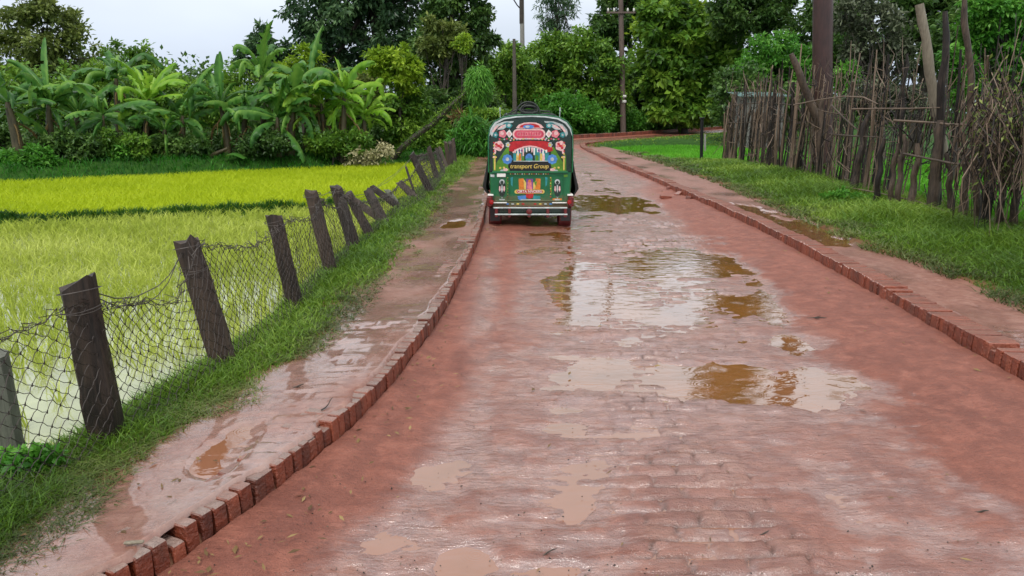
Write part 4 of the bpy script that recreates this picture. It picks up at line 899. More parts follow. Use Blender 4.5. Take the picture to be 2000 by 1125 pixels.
# strong posts: px of foot and head, distance, radius
for j, (b, t, Y, rad, mt, lab) in enumerate([((1826, 425), (1849, 22), 11.6, .062, 'stick', 'tall straight pole with a rounded tip'), ((1840, 300), (1797, 8), 12.2, .082, 'log', 'thick pale sawn log leaning left'), ((1912, 450), (1884, -12), 10.7, .05, 'stick', 'tall pole running out of the top of the picture'),
        ((1666, 362), (1694, 225), 14.1, .07, 'stick', None), ((1712, 386), (1725, 270), 12.8, .05, 'stick', None), ((1738, 392), (1752, 280), 12.5, .045, 'stick', None), ((1752, 394), (1768, 262), 12.3, .05, 'stick', None), ((1778, 408), (1795, 280), 11.9, .055, 'stick', None),
        ((1820, 422), (1838, 235), 11.5, .085, 'stick', 'thick dark fence trunk'), ((1880, 440), (1890, 290), 10.9, .06, 'stick', None), ((1916, 462), (1938, 300), 10.3, .06, 'stick', None), ((1948, 470), (1964, 300), 10.0, .045, 'stick', None), ((1974, 470), (1996, 280), 9.9, .05, 'stick', None),
        ((1602, 250), (1546, 105), 17.5, .095, 'stick', 'short leaning log with a sawn end'), ((1860, 430), (1852, 300), 11.2, .05, 'stick', None), ((1600, 355), (1606, 190), 17, .07, 'stick', None), ((1508, 335), (1514, 165), 21, .07, 'stick', None), ((1420, 312), (1432, 190), 25.5, .09, 'stick', None), ((1755, 300), (1772, 105), 13, .03, 'stick', None), ((1560, 345), (1578, 170), 19, .06, 'stick', None)]):
    B, T = P(b[0], b[1], Y), P(t[0], t[1], Y); mb = MB(); n = 9
    if b[1] > 300: B[2] = gz(B[0], Y)-.1
    mb.tube([B+(T-B)*k/n+np.array([.02*math.sin(k*1.9+j), .02*math.cos(k*1.3+j), 0])*(1 if rad < .075 else .5) for k in range(n+1)], [rad*(1.12-.35*k/n)*(1+.08*math.sin(k*2.3+j)) for k in range(n)]+[rad*.55 if mt != 'log' else rad*.78], 10, a=.3+.3*r.random())
    o = mb.build('post', M[mt], sf, True, org=SO_)
    if lab: o['label'] = lab
# rails
for j, (q, rad) in enumerate([([(1760, 235, 12.6), (1844, 240, 11.6), (1870, 243, 11.2), (1930, 244, 10.5), (2060, 249, 9.4)], .018), ([(1677, 213, 14.0), (1730, 212, 13.2), (1790, 212, 12.3), (1851, 210, 11.5)], .014), ([(1656, 364, 14.4), (1720, 375, 13.2), (1805, 393, 11.9), (1860, 412, 11.1), (1915, 436, 10.5)], .013),
        ([(1560, 205, 17.5), (1610, 195, 16.5), (1660, 188, 15), (1700, 190, 13.9), (1728, 203, 13.3)], .014), ([(1635, 205, 15.5), (1660, 230, 14.9), (1690, 256, 14.2)], .016), ([(1440, 205, 25), (1500, 200, 22), (1560, 205, 19)], .02), ([(1530, 170, 20), (1560, 190, 19), (1592, 260, 17.6)], .018),
        ([(1430, 240, 25), (1520, 238, 21), (1600, 238, 17.5)], .018), ([(1630, 262, 16.6), (1685, 266, 14.4), (1730, 268, 13.4)], .016), ([(1780, 300, 12.2), (1880, 320, 10.8), (1960, 318, 10)], .018)]):
    mb = MB(); mb.tube([P(*p)+np.array([-.12, 0, 0]) for p in q], [rad*1.1]+[rad]*(len(q)-2)+[rad*.6], 6, a=.75 if j < 4 else .5); mb.build('rail', M['stick'], sf, True, org=SO_)
# tangled twigs and hanging brush
mb = MB()
for i in range(1150):
    y = 7+19.0*r.random()**1.25; f = fpt(y); z = r.gauss(1.35, .45) if y < 13.5 else r.uniform(.3, 2.5); z = min(max(z, .45 if y < 13.5 else .2), 2.75); L = r.uniform(.2, .75)
    d = np.array([r.gauss(0, .16), r.gauss(0, .45), r.gauss(.15, .85)]); d *= L/np.linalg.norm(d); p = np.array([f[0]+r.gauss(0, .13), y, z]); b_ = np.array([r.gauss(0, .06), r.gauss(0, .06), r.gauss(0, .06)])
    mb.tube([p, p+d*.4+b_, p+d*.75+b_*1.5, p+d+b_*.4], [.0075, .007, .0055, .003] if r.random() < .8 else [.012, .011, .009, .005], 4, a=r.random(), cap=False)
o = mb.build('twigs', M['stick'], sf, False, org=SO_); tag(o, kind='stuff')
# brush bundle at the near right end
mb = MB()
for i in range(520):
    p = P(r.uniform(1895, 2060), r.gauss(225, 45), r.uniform(8.8, 10.4)); d = np.array([r.gauss(.05, .14), r.gauss(0, .15), -r.uniform(.3, 1.0)]); b_ = np.array([r.gauss(0, .10), r.gauss(0, .08), 0])
    mb.tube([p, p+d*.4+b_, p+d*.75+b_*.6, p+d], [.007, .0075, .006, .004], 4, a=r.random(), cap=False)
o = mb.build('brush_bundle', M['stick'], sf, False, org=SO_); tag(o, kind='stuff')
rr2 = np.random.default_rng(8); n = 900; ps = np.array([P(rr2.uniform(1900, 2050), rr2.normal(250, 50), rr2.uniform(8.8, 10.3)) for _ in range(n)])
V, F, T = leaf_arrays(ps, unit(rr2.normal(0, 1, (n, 3))+[0, 0, -.6]), .09, .03, r=rr2); o = mesh_np('dead_leaves', V, F, T, M['leaf_olive'], sf, {'rnd': np.repeat(rr2.random(n), 4)}, org=SO_, smooth=False); tag(o, kind='stuff')

# ------------------------------------------------------------------ poles, posts, shed
def pole(name, label, cat, b, t, Y, r0, r1, mat, extra=None, group=None):
    B, T = P(b[0], b[1], Y), P(t[0], t[1], Y); B[2] = gz(B[0], Y)-.1
    root = thing(name, label, cat, tuple(B), group); mb = MB(); n = 12
    mb.tube([B+(T-B)*k/n for k in range(n+1)], [r0+(r1-r0)*k/n for k in range(n+1)], 20); mb.build('shaft', M[mat], root, True, org=tuple(B))
    if extra: extra(root, B, T)
    return root
def ex_wood(root, B, T):
    og = tuple(B); c = P(1212, 22, 52); mb = MB(); mb.box((c[0], c[1]-.2, c[2]-.1), (1.9, .09, .11)); mb.build('crossarm', M['pole_wood'], root, org=og)
    for dx in (-.85, -.45, .45, .85):
        mb = MB(); mb.lathe((c[0]+dx, c[1]-.2, c[2]-.05), [(.02, 0), (.05, .02), (.075, .10), (.05, .14), (.07, .18), (.03, .22), (.001, .23)], 'Z', 12); mb.build('insulator', M['white_paint'], root, True, og)
    mb = MB(); 
    for py in (188, 198): a = P(1217.5, py, 52); mb.lathe((a[0], a[1], a[2]), [(.205, -.08), (.212, -.07), (.212, .07), (.205, .08)], 'Z', 20)
    mb.build('painted_band', M['white_paint'], root, True, og)
pole('electric_pole', 'grey brown wooden electric pole with a short crossarm and white painted mark, beyond the bend', 'utility pole', (1219, 215), (1209, -190), 52, .20, .13, 'pole_wood', ex_wood, 'electric poles')
def ex_con(root, B, T):
    og = tuple(B); a = P(1019, 20, 60); mb = MB(); mb.tube([a, P(1010, 10, 60), P(1000, -6, 60), P(990, -24, 60)], .045, 6); mb.build('bracket', M['black_metal'], root, True, og)
    mb = MB(); mb.tube([P(1019.2, 46, 60), P(1017.6, -182, 60)], [.185, .155], 16); mb.build('dark_sleeve', M['bark'], root, True, og)
pole('electric_pole', 'slim electric pole, dark above and pale below, against the sky gap', 'utility pole', (1022, 235), (1017.5, -180), 60, .20, .14, 'pole_concrete', ex_con, 'electric poles')
pole('thick_pole', 'thick red brown pole rising out of frame behind the stick fence', 'pole', (1607, 330), (1612, -640), 18.6, .245, .20, 'pole_red')
pole('dead_trunk', 'bare brown broken trunk standing left of the pale electric pole', 'dead tree', (1006, 215), (1004, 76), 48, .17, .09, 'bark_grey')
def ex_post(root, B, T): mb = MB(); mb.box((T[0], T[1], T[2]+.02), (.15, .15, .05), bev=.01); mb.build('cap', M['black_metal'], root, org=tuple(B))
pole('metal_post', 'thin black post standing in grass at the edge of the small green paddy', 'post', (1370, 326), (1371, 232), 25.2, .055, .052, 'black_metal', ex_post, 'posts by the small paddy')
pole('metal_post', 'short thin stake with a pale top behind the black post', 'post', (1377, 300), (1377, 262), 33, .05, .045, 'pole_concrete', None, 'posts by the small paddy')
gp = P(1196, 215, 57); gp[2] = gz(gp[0], 57); root = thing('gate_frame', 'pale metal uprights of a small frame beside the wooden electric pole', 'gate', tuple(gp))
for px in (1187, 1196, 1201, 1206):
    a, b = P(px, 222, 57), P(px-1 if px < 1190 else px, 181 if px < 1190 else 186, 57); a[2] = gp[2]; mb = MB(); mb.tube([a, b], .05 if px < 1190 else .03, 8); mb.build('upright', M['pale_metal'], root, True, tuple(gp))
mb = MB(); mb.tube([P(1187, 196, 57), P(1206, 196, 57)], .025, 6); mb.build('crossbar', M['pale_metal'], root, True, tuple(gp))
c = P(1480, 200, 36); c[2] = gz(c[0], 36)-.1; root = thing('shed', 'small grey shed with teal tin roof over the far end of the stick fence', 'shed', tuple(c)); og = tuple(c); tz = P(1480, 187, 36)[2]
mb = MB(); mb.box((c[0], c[1], (c[2]+tz)/2), (1.9, 1.8, tz-c[2])); mb.build('wall', M['grey_wall'], root, org=og)
mb = MB()
for i in range(22): mb.box((c[0]-1.1+i*.105, c[1], tz+.06+.012*(i % 2)), (.104, 2.2, .03), rx=.10)
mb.build('roof', M['teal_tin'], root, org=og)
mb = MB(); mb.box((c[0]-.2, c[1]-.915, c[2]+.85), (.7, .03, 1.7)); mb.build('door', M['pole_wood'], root, org=og)

# ------------------------------------------------------------------ three-wheeler
RXo, RYo = .285, 11.85; YR = -.36
ck = thing('auto_rickshaw', 'green painted three-wheeler auto rickshaw seen from behind, driving away along the left kerb', 'auto rickshaw', (RXo, RYo, .004))
def Z(zx, zy):
    p = P(955+zx*.1956, 220+zy*.1956, RYo+YR); return p[0]-RXo, p[2]-.004
HALF = [(.585, .30), (.625, .45), (.638, .85), (.638, 1.22), (.634, 1.40), (.612, 1.51), (.545, 1.605), (.42, 1.668), (.22, 1.698), (0, 1.706)]
def outline(sx=1, zlo=0, dz=0, shrink=0):
    h = [(max(0, x-shrink)*sx if x > 0 else 0, z+dz-(shrink if z > 1.3 else 0)) for x, z in HALF if z >= zlo]
    return [(-x, z) for x, z in h]+[(x, z) for x, z in h[-2::-1]]
def loft(mb, secs, m=0, cap0=False, cap1=False):
    n = len(secs[0][1]); vs = [(x, y, z) for y, o in secs for x, z in o]; fs = []
    for i in range(len(secs)-1):
        for k in range(n-1): fs.append((i*n+k, (i+1)*n+k, (i+1)*n+k+1, i*n+k+1))
    if cap0: fs.append(tuple(range(n)))
    if cap1: fs.append(tuple(reversed(range((len(secs)-1)*n, len(secs)*n))))
    mb.add(vs, fs, m)
mb = MB(); loft(mb, [(YR, outline(1, .84, 0, .018)), (YR+.03, outline(1, .84)), (.34, outline(1, .84))], 0, True); mb.build('canopy_back', M['dark_paint'], ck, True)
mb = MB(); loft(mb, [(YR+.005, outline(1.004, 1.37, .004)), (.34, outline(1.006, 1.37, .012)), (1.0, outline(1, 1.37, .01)), (1.6, outline(.97, 1.37, -.02)), (1.95, outline(.92, 1.37, -.08)), (2.0, outline(.9, 1.37, -.11))], 0); mb.build('roof', M['dark_paint'], ck, True)
mb = MB()                                                    # pale vinyl piping following the roof edge
o1 = outline(1, 1.22, .002, -.004); o2 = [(x*(1-.035*(z > 1.45)-.012), z-(.030 if z > 1.58 else .012)) for x, z in o1]
for k in range(len(o1)-1):
    if max(o1[k][1], o1[k+1][1]) > 1.3: mb.add([(o1[k][0], YR-.004, o1[k][1]), (o1[k+1][0], YR-.004, o1[k+1][1]), (o2[k+1][0], YR-.010, o2[k+1][1]), (o2[k][0], YR-.010, o2[k][1])], [(0, 1, 2, 3)])
loft(mb, [(YR-.004, o1), (YR+.10, outline(1, 1.22, .006, -.008))], 0)
mb.build('canopy_trim', M['silver_vinyl'], ck, True)
mb = MB(); mb.tube([(x, YR-.002, z) for x, z in outline(1, .84, 0, -.006)], .011, 6); mb.build('canopy_piping', M['green_paint'], ck, True)
# lower body
mb = MB(); loft(mb, [(YR, [(-.575, .30), (-.60, .45), (-.62, .86), (.62, .86), (.60, .45), (.575, .30)]), (YR+.03, [(-.59, .28), (-.62, .45), (-.636, .88), (.636, .88), (.62, .45), (.59, .28)]), (.42, [(-.59, .28), (-.62, .45), (-.636, .88), (.636, .88), (.62, .45), (.59, .28)])], 0, True, True)
mb.box((0, 1.0, .27), (1.16, 1.3, .06)); mb.box((-.57, 1.0, .36), (.04, 1.25, .14)); mb.box((.57, 1.0, .36), (.04, 1.25, .14))
mb.build('body', M['green_paint'], ck, True)
mb = MB(); sec = lambda y, w, zt: (y, [(-w, .25), (-w*1.02, .55), (-w*.9, zt-.08), (-w*.5, zt), (w*.5, zt), (w*.9, zt-.08), (w*1.02, .55), (w, .25)])
loft(mb, [sec(1.62, .58, .98), sec(1.9, .55, .98), sec(2.15, .40, .9), sec(2.3, .22, .78), sec(2.36, .10, .6)], 0, True, True); mb.build('front_cowl', M['green_paint'], ck, True)
mb = MB(); mb.add([(-.5, 1.9, .98), (.5, 1.9, .98), (.52, 1.72, 1.5), (-.52, 1.72, 1.5), (-.5, 1.92, .98), (.5, 1.92, .98), (.52, 1.74, 1.5), (-.52, 1.74, 1.5)], [(0, 1, 2, 3), (7, 6, 5, 4)]); mb.build('windscreen', M['glass'], ck)
for s in (-1, 1):
    mb = MB(); mb.tube([(s*.55, 1.9, .9), (s*.57, 1.72, 1.52)], .022, 8); mb.build('front_pillar', M['green_paint'], ck, True)
    mb = MB(); mb.tube([(s*.60, .42, .85), (s*.60, .38, 1.45)], .02, 8); mb.build('door_pillar', M['green_paint'], ck, True)
mb = MB(); mb.box((0, .25, .62), (1.1, .45, .12), bev=.03); mb.box((0, .02, .95), (1.1, .1, .55), bev=.03); mb.box((0, 1.15, .66), (.5, .4, .1), bev=.03); mb.build('seat', M['black_paint'], ck)
mb = MB(); mb.lathe((0, 2.37, .78), [(.0, .02), (.07, .015), (.085, -.02), (.085, -.08)], 'Y', 20); mb.build('headlight', M['clear'], ck, True)
# panel ribs on the lower back
mb = MB()
def bar(zx0, zy0, zx1, zy1, d=.012, m=0, out=0):
    x0, z0 = Z(zx0, zy0); x1, z1 = Z(zx1, zy1); mb.box(((x0+x1)/2, YR-d/2-out, (z0+z1)/2), (abs(x1-x0), d, abs(z1-z0)), m, bev=min(.004, d*.4))
bar(30, 583, 790, 604, .022); bar(178, 622, 186, 880); bar(736, 622, 744, 880); bar(200, 628, 208, 876, .008); bar(628, 628, 636, 876, .008); bar(186, 622, 736, 630, .01); bar(60, 874, 770, 884, .012); bar(270, 900, 540, 935, .016)
mb.build('rear_hatch', M['green_paint'], ck)
# painted art
PM = ['dark_paint', 'pale_pink', 'pink_paint', 'rose_paint', 'red_paint', 'blue_paint', 'teal_paint', 'leaf_paint', 'yellow_paint', 'orange_paint', 'purple_paint', 'white_paint', 'black_paint', 'green_paint', 'silver_vinyl']
mi = {k: i for i, k in enumerate(PM)}
art = MB()
def py(pts, mat, lay):
    pts = [Z(*q) for q in pts]; ar = sum(pts[i][0]*pts[(i+1) % len(pts)][1]-pts[(i+1) % len(pts)][0]*pts[i][1] for i in range(len(pts)))
    if ar < 0: pts = pts[::-1]
    art.add([(x, YR-.0035-.0022*lay, z) for x, z in pts], [tuple(range(len(pts)))], mi[mat])
def el(cx, cy, rx, ry, mat, lay, n=20, wob=0, ph=0): py([(cx+rx*(1+wob*math.cos(5*a+ph))*math.cos(a), cy+ry*(1+wob*math.cos(5*a+ph))*math.sin(a)) for a in [2*math.pi*k/n for k in range(n)]], mat, lay)
def rr(cx, cy, w_, h_, mat, lay, rad=None):
    rad = rad or h_/2; py([(cx+sx*(w_/2-rad)+rad*math.cos(a), cy+sy*(h_/2-rad)+rad*math.sin(a)) for sx, sy, a0 in ((1, 1, 0), (-1, 1, 90), (-1, -1, 180), (1, -1, 270)) for a in [math.radians(a0+15*k) for k in range(7)]], mat, lay)
def flower(cx, cy, R_, n, m1, m2, lay):
    for k in range(n):
        a = 2*math.pi*k/n; el(cx+R_*.58*math.cos(a), cy+R_*.58*math.sin(a), R_*.36, R_*.36, m1, lay+.1*k/n, 10)
    el(cx, cy, R_*.34, R_*.34, m2, lay+.6, 10)
def rose(cx, cy, R_, lay):
    el(cx, cy, R_, R_, 'pale_pink', lay, 20, .10)
    for k in range(6):
        a = k*1.05+cx; el(cx+R_*.5*math.cos(a), cy+R_*.5*math.sin(a), R_*.34, R_*.26, ('pink_paint', 'red_paint', 'pale_pink')[k % 3], lay+.2+.05*k, 10)
    el(cx, cy, R_*.3, R_*.25, 'red_paint', lay+.8, 10)
py([(60, 580), (75, 500), (180, 340), (200, 352), (205, 585), (120, 592)], 'leaf_paint', 1); py([(755, 580), (740, 500), (645, 340), (622, 352), (612, 585), (700, 592)], 'leaf_paint', 1)
py([(40, 430), (70, 420), (68, 590), (42, 590)], 'leaf_paint', 1.2); py([(738, 430), (768, 420), (772, 585), (742, 590)], 'leaf_paint', 1.2)
for cx in (58, 748): py([(cx-8, 440), (cx+8, 440), (cx+6, 575), (cx-6, 575)], 'yellow_paint', 1.6)
py([(205, 300), (250, 285), (400, 280), (560, 285), (620, 300), (640, 380), (590, 395), (540, 360), (470, 335), (410, 328), (350, 335), (280, 360), (240, 392), (200, 380)], 'red_paint', 1.5)
py([(235, 392), (280, 360), (350, 335), (410, 328), (470, 335), (540, 360), (592, 396), (600, 400), (545, 372), (470, 350), (410, 342), (350, 350), (285, 374), (240, 405)], 'pale_pink', 1.9)
py([(240, 400), (285, 372), (350, 348), (410, 340), (470, 348), (545, 372), (600, 400), (590, 486), (245, 486)], 'teal_paint', 1.0)
py([(345, 486), (350, 400), (375, 365), (410, 355), (440, 368), (455, 400), (460, 486)], 'dark_paint', 1.4)
el(400, 450, 36, 42, 'blue_paint', 1.7); py([(365, 486), (370, 455), (430, 455), (440, 486)], 'teal_paint', 1.9)
for k, cx in enumerate((262, 290, 318, 342, 375, 402, 430, 452, 486, 512, 540, 572)):
    y0 = 345+abs(cx-410)*.16; L_ = (34, 62, 40, 78, 44, 36, 48, 72, 38, 44, 60, 30)[k]
    py([(cx-9, y0), (cx+9, y0), (cx+6, y0+L_), (cx-6, y0+L_)], 'white_paint' if k % 3 else 'pale_pink', 2.2)
for cx in (303, 328, 498, 526): el(cx, 378, 10, 14, 'purple_paint', 2.4, 10)
for cx, m_ in ((285, 'yellow_paint'), (310, 'orange_paint'), (520, 'yellow_paint'), (545, 'pale_pink')): py([(cx-11, 408), (cx+11, 408), (cx+13, 486), (cx-13, 486)], m_, 2.0)
py([(330, 430), (352, 420), (352, 486), (326, 486)], 'leaf_paint', 1.6); py([(465, 420), (495, 430), (495, 486), (462, 486)], 'leaf_paint', 1.6)
py([(245, 480), (590, 480), (590, 488), (245, 488)], 'silver_vinyl', 2.3)
py([(195, 492), (610, 492), (625, 545), (610, 578), (215, 578), (190, 545)], 'black_paint', 1.5)
# marquee and arch
rr(400, 215, 330, 104, 'pale_pink', 1.6); rr(400, 215, 296, 76, 'rose_paint', 2.0); rr(400, 212, 250, 46, 'pink_paint', 2.3)
for k in range(9): el(300+k*25, 212, 7, 12+4*(k % 3), 'rose_paint', 2.6, 8)
py([(270, 150), (300, 118), (350, 100), (410, 96), (470, 100), (520, 120), (550, 150), (520, 158), (280, 158)], 'pale_pink', 1.2); py([(300, 150), (320, 126), (360, 112), (410, 108), (460, 112), (495, 126), (515, 150)], 'maroon' if False else 'red_paint', 1.5)
el(395, 140, 56, 20, 'blue_paint', 1.8); el(385, 140, 22, 12, 'silver_vinyl', 2.1, 12)
for s, c0 in ((-1, 400), (1, 400)):
    f = lambda v: c0+s*v
    py([(f(330), 190), (f(290), 140), (f(230), 112), (f(200), 118), (f(235), 150), (f(260), 168), (f(310), 170)], 'silver_vinyl', 1.0)
    py([(f(320), 165), (f(270), 125), (f(235), 120), (f(265), 150)], 'pale_pink', 1.4); el(f(200), 130, 32, 26, 'teal_paint', 1.3, 14, .12); el(f(200), 128, 18, 15, 'silver_vinyl', 1.6, 10)
    el(f(262), 212, 40, 38, 'pink_paint', 1.3, 18, .1); el(f(270), 205, 20, 20, 'pale_pink', 1.7, 10)
    py([(f(196), 168), (f(230), 205), (f(196), 255), (f(165), 215)], 'white_paint', 1.6); el(f(198), 214, 16, 22, 'pale_pink', 1.9, 10)
    el(f(335), 222, 24, 28, 'teal_paint', 1.2, 12, .15); el(f(335), 222, 11, 12, 'silver_vinyl', 1.5, 8)
    py([(f(388), 215), (f(380), 168), (f(335), 118), (f(245), 88), (f(150), 84), (f(160), 100), (f(235), 108), (f(300), 135), (f(345), 180), (f(368), 240)], 'silver_vinyl', .8); py([(f(372), 190), (f(335), 135), (f(300), 122), (f(320), 150), (f(352), 195)], 'pale_pink', 1.0); py([(f(270), 112), (f(225), 96), (f(190), 96), (f(230), 110)], 'teal_paint', 1.0)
    rose(f(303) if s < 0 else f(313), 332, 50, 2.0); el(f(212), 320, 22, 26, 'silver_vinyl', 1.6, 12, .2); el(f(210), 322, 12, 13, 'yellow_paint', 1.9, 8)
    flower(f(216) if s < 0 else f(232), 465, 54, 8, 'blue_paint', 'silver_vinyl', 2.0)
    el(f(235), 570, 26, 16, 'pale_pink', 2.2, 12, .2); el(f(270), 578, 18, 10, 'silver_vinyl', 2.3, 10); el(f(340), 390, 12, 24, 'pale_pink', 2.4, 10); el(f(342), 445, 22, 12, 'yellow_paint', 2.4, 10)
    # dark oval motif on the lower back
    cx = f(270) if s < 0 else f(283)
    el(cx, 750, 36, 92, 'dark_paint', 1.0); el(cx, 690, 26, 26, 'silver_vinyl', 1.4, 14); el(cx, 697, 16, 18, 'dark_paint', 1.6, 12)
    for dx, h_ in ((-22, 50), (0, 72), (22, 50)): py([(cx+dx-6, 760-h_/2), (cx+dx+6, 760-h_/2), (cx+dx+9, 770), (cx+dx, 765+h_/2), (cx+dx-9, 770)], 'pale_pink' if dx else 'silver_vinyl', 1.6)
    py([(cx-30, 862), (cx+30, 862), (cx+18, 882), (cx-18, 882)], 'silver_vinyl', 1.5); py([(cx-12, 832), (cx, 850), (cx+12, 832), (cx, 862)], 'silver_vinyl', 1.6)
# extra ornament: scrolls, borders and petals
for k in range(13):
    a = k/12; el(215+380*a, 276-16*math.sin(math.pi*a), 9, 8, ('pale_pink', 'yellow_paint', 'silver_vinyl')[k % 3], 2.6, 8)
for s_ in (-1, 1):
    f = lambda v: 400+s_*v
    for k in range(6): el(f(350), 300+k*28, 9, 9, ('red_paint', 'yellow_paint', 'pale_pink')[k % 3], 2.7, 8)
    for k in range(7): el(f(150+k*24), 262-6*math.sin(k), 10, 9, ('rose_paint', 'silver_vinyl', 'leaf_paint')[k % 3], 2.5, 8)
    for k in range(5): a = .5+k*.5; el(f(272)+40*math.cos(a), 520+34*math.sin(a), 13, 10, ('leaf_paint', 'yellow_paint')[k % 2], 2.3+.05*k, 8)
    py([(f(205), 700), (f(225), 640), (f(232), 700), (f(225), 820), (f(212), 780)], 'leaf_paint', 1.2); py([(f(160), 640), (f(185), 650), (f(180), 720), (f(165), 740)], 'teal_paint', 1.2)
    for k in range(8): el(f(215), 650+k*27, 6, 6, ('yellow_paint', 'red_paint')[k % 2], 1.9, 8)
    for k in range(4): el(f(60+k*52), 910, 16, 8, ('red_paint', 'yellow_paint', 'silver_vinyl', 'blue_paint')[k], 7.6, 8)
    py([(f(345), 620), (f(385), 615), (f(385), 640), (f(345), 645)], 'silver_vinyl' if s_ < 0 else 'leaf_paint', 1.4)
for k in range(17): el(215+k*23.5, 612, 7, 6, ('yellow_paint', 'red_paint', 'white_paint')[k % 3], 1.6, 8)
# centre emblem of the lower back
py([(296, 660), (345, 655), (352, 765), (300, 768)], 'orange_paint', 1.3); py([(468, 655), (516, 660), (512, 768), (462, 765)], 'orange_paint', 1.3); py([(345, 660), (372, 700), (372, 765), (350, 765)], 'yellow_paint', 1.5); py([(440, 700), (500, 660), (480, 765), (440, 765)], 'yellow_paint', 1.2)
py([(372, 660), (440, 660), (440, 765), (372, 765)], 'purple_paint', 1.1); py([(386, 690), (424, 690), (432, 768), (380, 768)], 'pink_paint', 1.6); el(405, 682, 14, 14, 'orange_paint', 1.8, 10); py([(450, 690), (480, 684), (470, 740)], 'leaf_paint', 1.7)
rr(405, 788, 300, 40, 'yellow_paint', 2.0); rr(405, 788, 262, 32, 'red_paint', 2.3)
py([(285, 832), (370, 826), (370, 874), (320, 880), (290, 860)], 'blue_paint', 1.3); py([(440, 826), (515, 832), (510, 866), (440, 876)], 'teal_paint', 1.3); py([(366, 806), (446, 806), (440, 846), (406, 860), (372, 846)], 'red_paint', 1.6); py([(318, 864), (516, 864), (510, 880), (322, 882)], 'silver_vinyl', 1.4)
py([(632, 856), (728, 856), (728, 884), (632, 884)], 'orange_paint', 1.3)
art.build('painted_panel', [M[k] for k in PM], ck)
mb = MB(); x0, z0 = Z(80, 642); x1, z1 = Z(167, 606); mb.box(((x0+x1)/2, YR-.010, (z0+z1)/2), (x1-x0, .012, z1-z0), bev=.003); mb.build('plate', M['white_paint'], ck)
def lettering(txt, zx, zy, width, mat, shear=.2, lay=.016, name='lettering', ext=.0012):
    c = bpy.data.curves.new('letters', 'FONT'); c.body = txt; c.align_x = 'CENTER'; c.align_y = 'CENTER'; c.shear = shear; c.extrude = ext; c.size = .1; c.offset = .0012
    o = bpy.data.objects.new('tmp', c); COL.objects.link(o); bpy.context.view_layer.update()
    me = bpy.data.meshes.new_from_object(o.evaluated_get(bpy.context.evaluated_depsgraph_get())); bpy.data.objects.remove(o); bpy.data.curves.remove(c); me.name = name
    v = np.empty(len(me.vertices)*3, np.float32); me.vertices.foreach_get('co', v); v = v.reshape(-1, 3); w_ = v[:, 0].max()-v[:, 0].min()
    k = width*.1956/FPX*11.49/w_*1.02; x_, z_ = Z(zx, zy); out = np.stack([x_+v[:, 0]*k, YR-lay-v[:, 2], z_+v[:, 1]*k*1.05], -1); me.vertices.foreach_set('co', out.astype(np.float32).ravel()); me.materials.clear(); me.update()
    me.flip_normals() if False else None
    return link(name, me, M[mat], ck)
lettering('transport Group', 402, 536, 372, 'yellow_paint')
lettering('ORTA NNOERS', 405, 788, 236, 'white_paint', 0, .0125)
# bumper
mb = MB()
for zy, a_, b_ in ((943, 48, 776), (1008, 60, 778)):
    x0, z0 = Z(a_, zy); x1, _ = Z(b_, zy); mb.tube([(x0, YR-.10, z0), (x1, YR-.10, z0)], .013, 8)
mb.build('bumper_rail', M['silver_vinyl'], ck, True)
mb = MB()
for zx in (205, 400, 585, 75, 760):
    x0, z0 = Z(zx, 985); mb.box((x0, YR-.06, z0), (.045, .09, .16), bev=.005)
x0, z0 = Z(400, 978); mb.lathe((x0, YR-.10, z0), [(.04, .02), (.045, -.02), (.0, -.03)], 'Y', 14)
mb.build('bumper_bracket', M['maroon'], ck)
mb = MB()
for a_, b_ in ((45, 180), (630, 775)):
    x0, z0 = Z(a_, 898); x1, _ = Z(b_, 898); mb.box(((x0+x1)/2, YR-.02, z0), (x1-x0, .04, .016), bev=.003)
mb.build('bumper_strip', M['white_paint'], ck)
mb = MB(); x0, z0 = Z(60, 975); x1, z1 = Z(770, 905); mb.box((0, YR+.03, .29), (1.14, .05, .17)); mb.build('rear_apron', M['dark_paint'], ck)
for s in (-1, 1):
    mb = MB(); mb.box((s*.625, YR+.0, .405), (.085, .20, .17), bev=.02); mb.lathe((s*.55, 0, .21), [(.27, -.10), (.285, -.09), (.285, .09), (.27, .10)], 'X', 24); mb.build('mudguard', M['maroon'], ck, True)
    mb = MB(); mb.box((s*.615, YR-.01, .505), (.09, .15, .022), bev=.006); mb.build('mudguard_trim', M['white_paint'], ck)
    mb = MB(); mb.lathe((s*.60, YR-.105, .40), [(.0, -.02), (.030, -.016), (.036, 0), (.036, .02)], 'Y', 16); mb.build('tail_light', M['lamp'], ck, True)
    mb = MB(); mb.box((s*.55, YR-.02, .20), (.15, .008, .20)); mb.build('mudflap', M['black_paint'], ck)
def wheel(cx, cy):
    r_ = .215; mb = MB(); mb.lathe((cx, cy, r_), [(.135, -.055), (.19, -.062), (.208, -.05), (.215, -.03), (.215, .03), (.208, .05), (.19, .062), (.135, .055)], 'X', 32)
    for k in range(32):
        a = 2*math.pi*k/32; mb.box((cx, cy+.2155*math.cos(a), r_+.2155*math.sin(a)), (.09, .022, .006), rx=a-math.pi/2)
    w_ = mb.build('wheel', M['tyre'], ck, True); mb = MB(); mb.lathe((cx, cy, r_), [(.0, -.03), (.06, -.035), (.07, -.015), (.125, -.015), (.138, -.052), (.138, .052), (.125, .015), (.07, .015), (.06, .035), (.0, .03)], 'X', 24); mb.build('rim', M['pale_metal'], w_, True)
wheel(-.545, 0); wheel(.545, 0); wheel(0, 2.02)
mb = MB(); mb.tube([(-.52, 0, .21), (.52, 0, .21)], .03, 8); mb.box((.1, .1, .3), (.5, .5, .16), bev=.03); mb.tube([(.25, .3, .2), (.25, -.2, .18), (.25, YR-.03, .17)], .028, 8); mb.build('axle', M['black_metal'], ck, True)
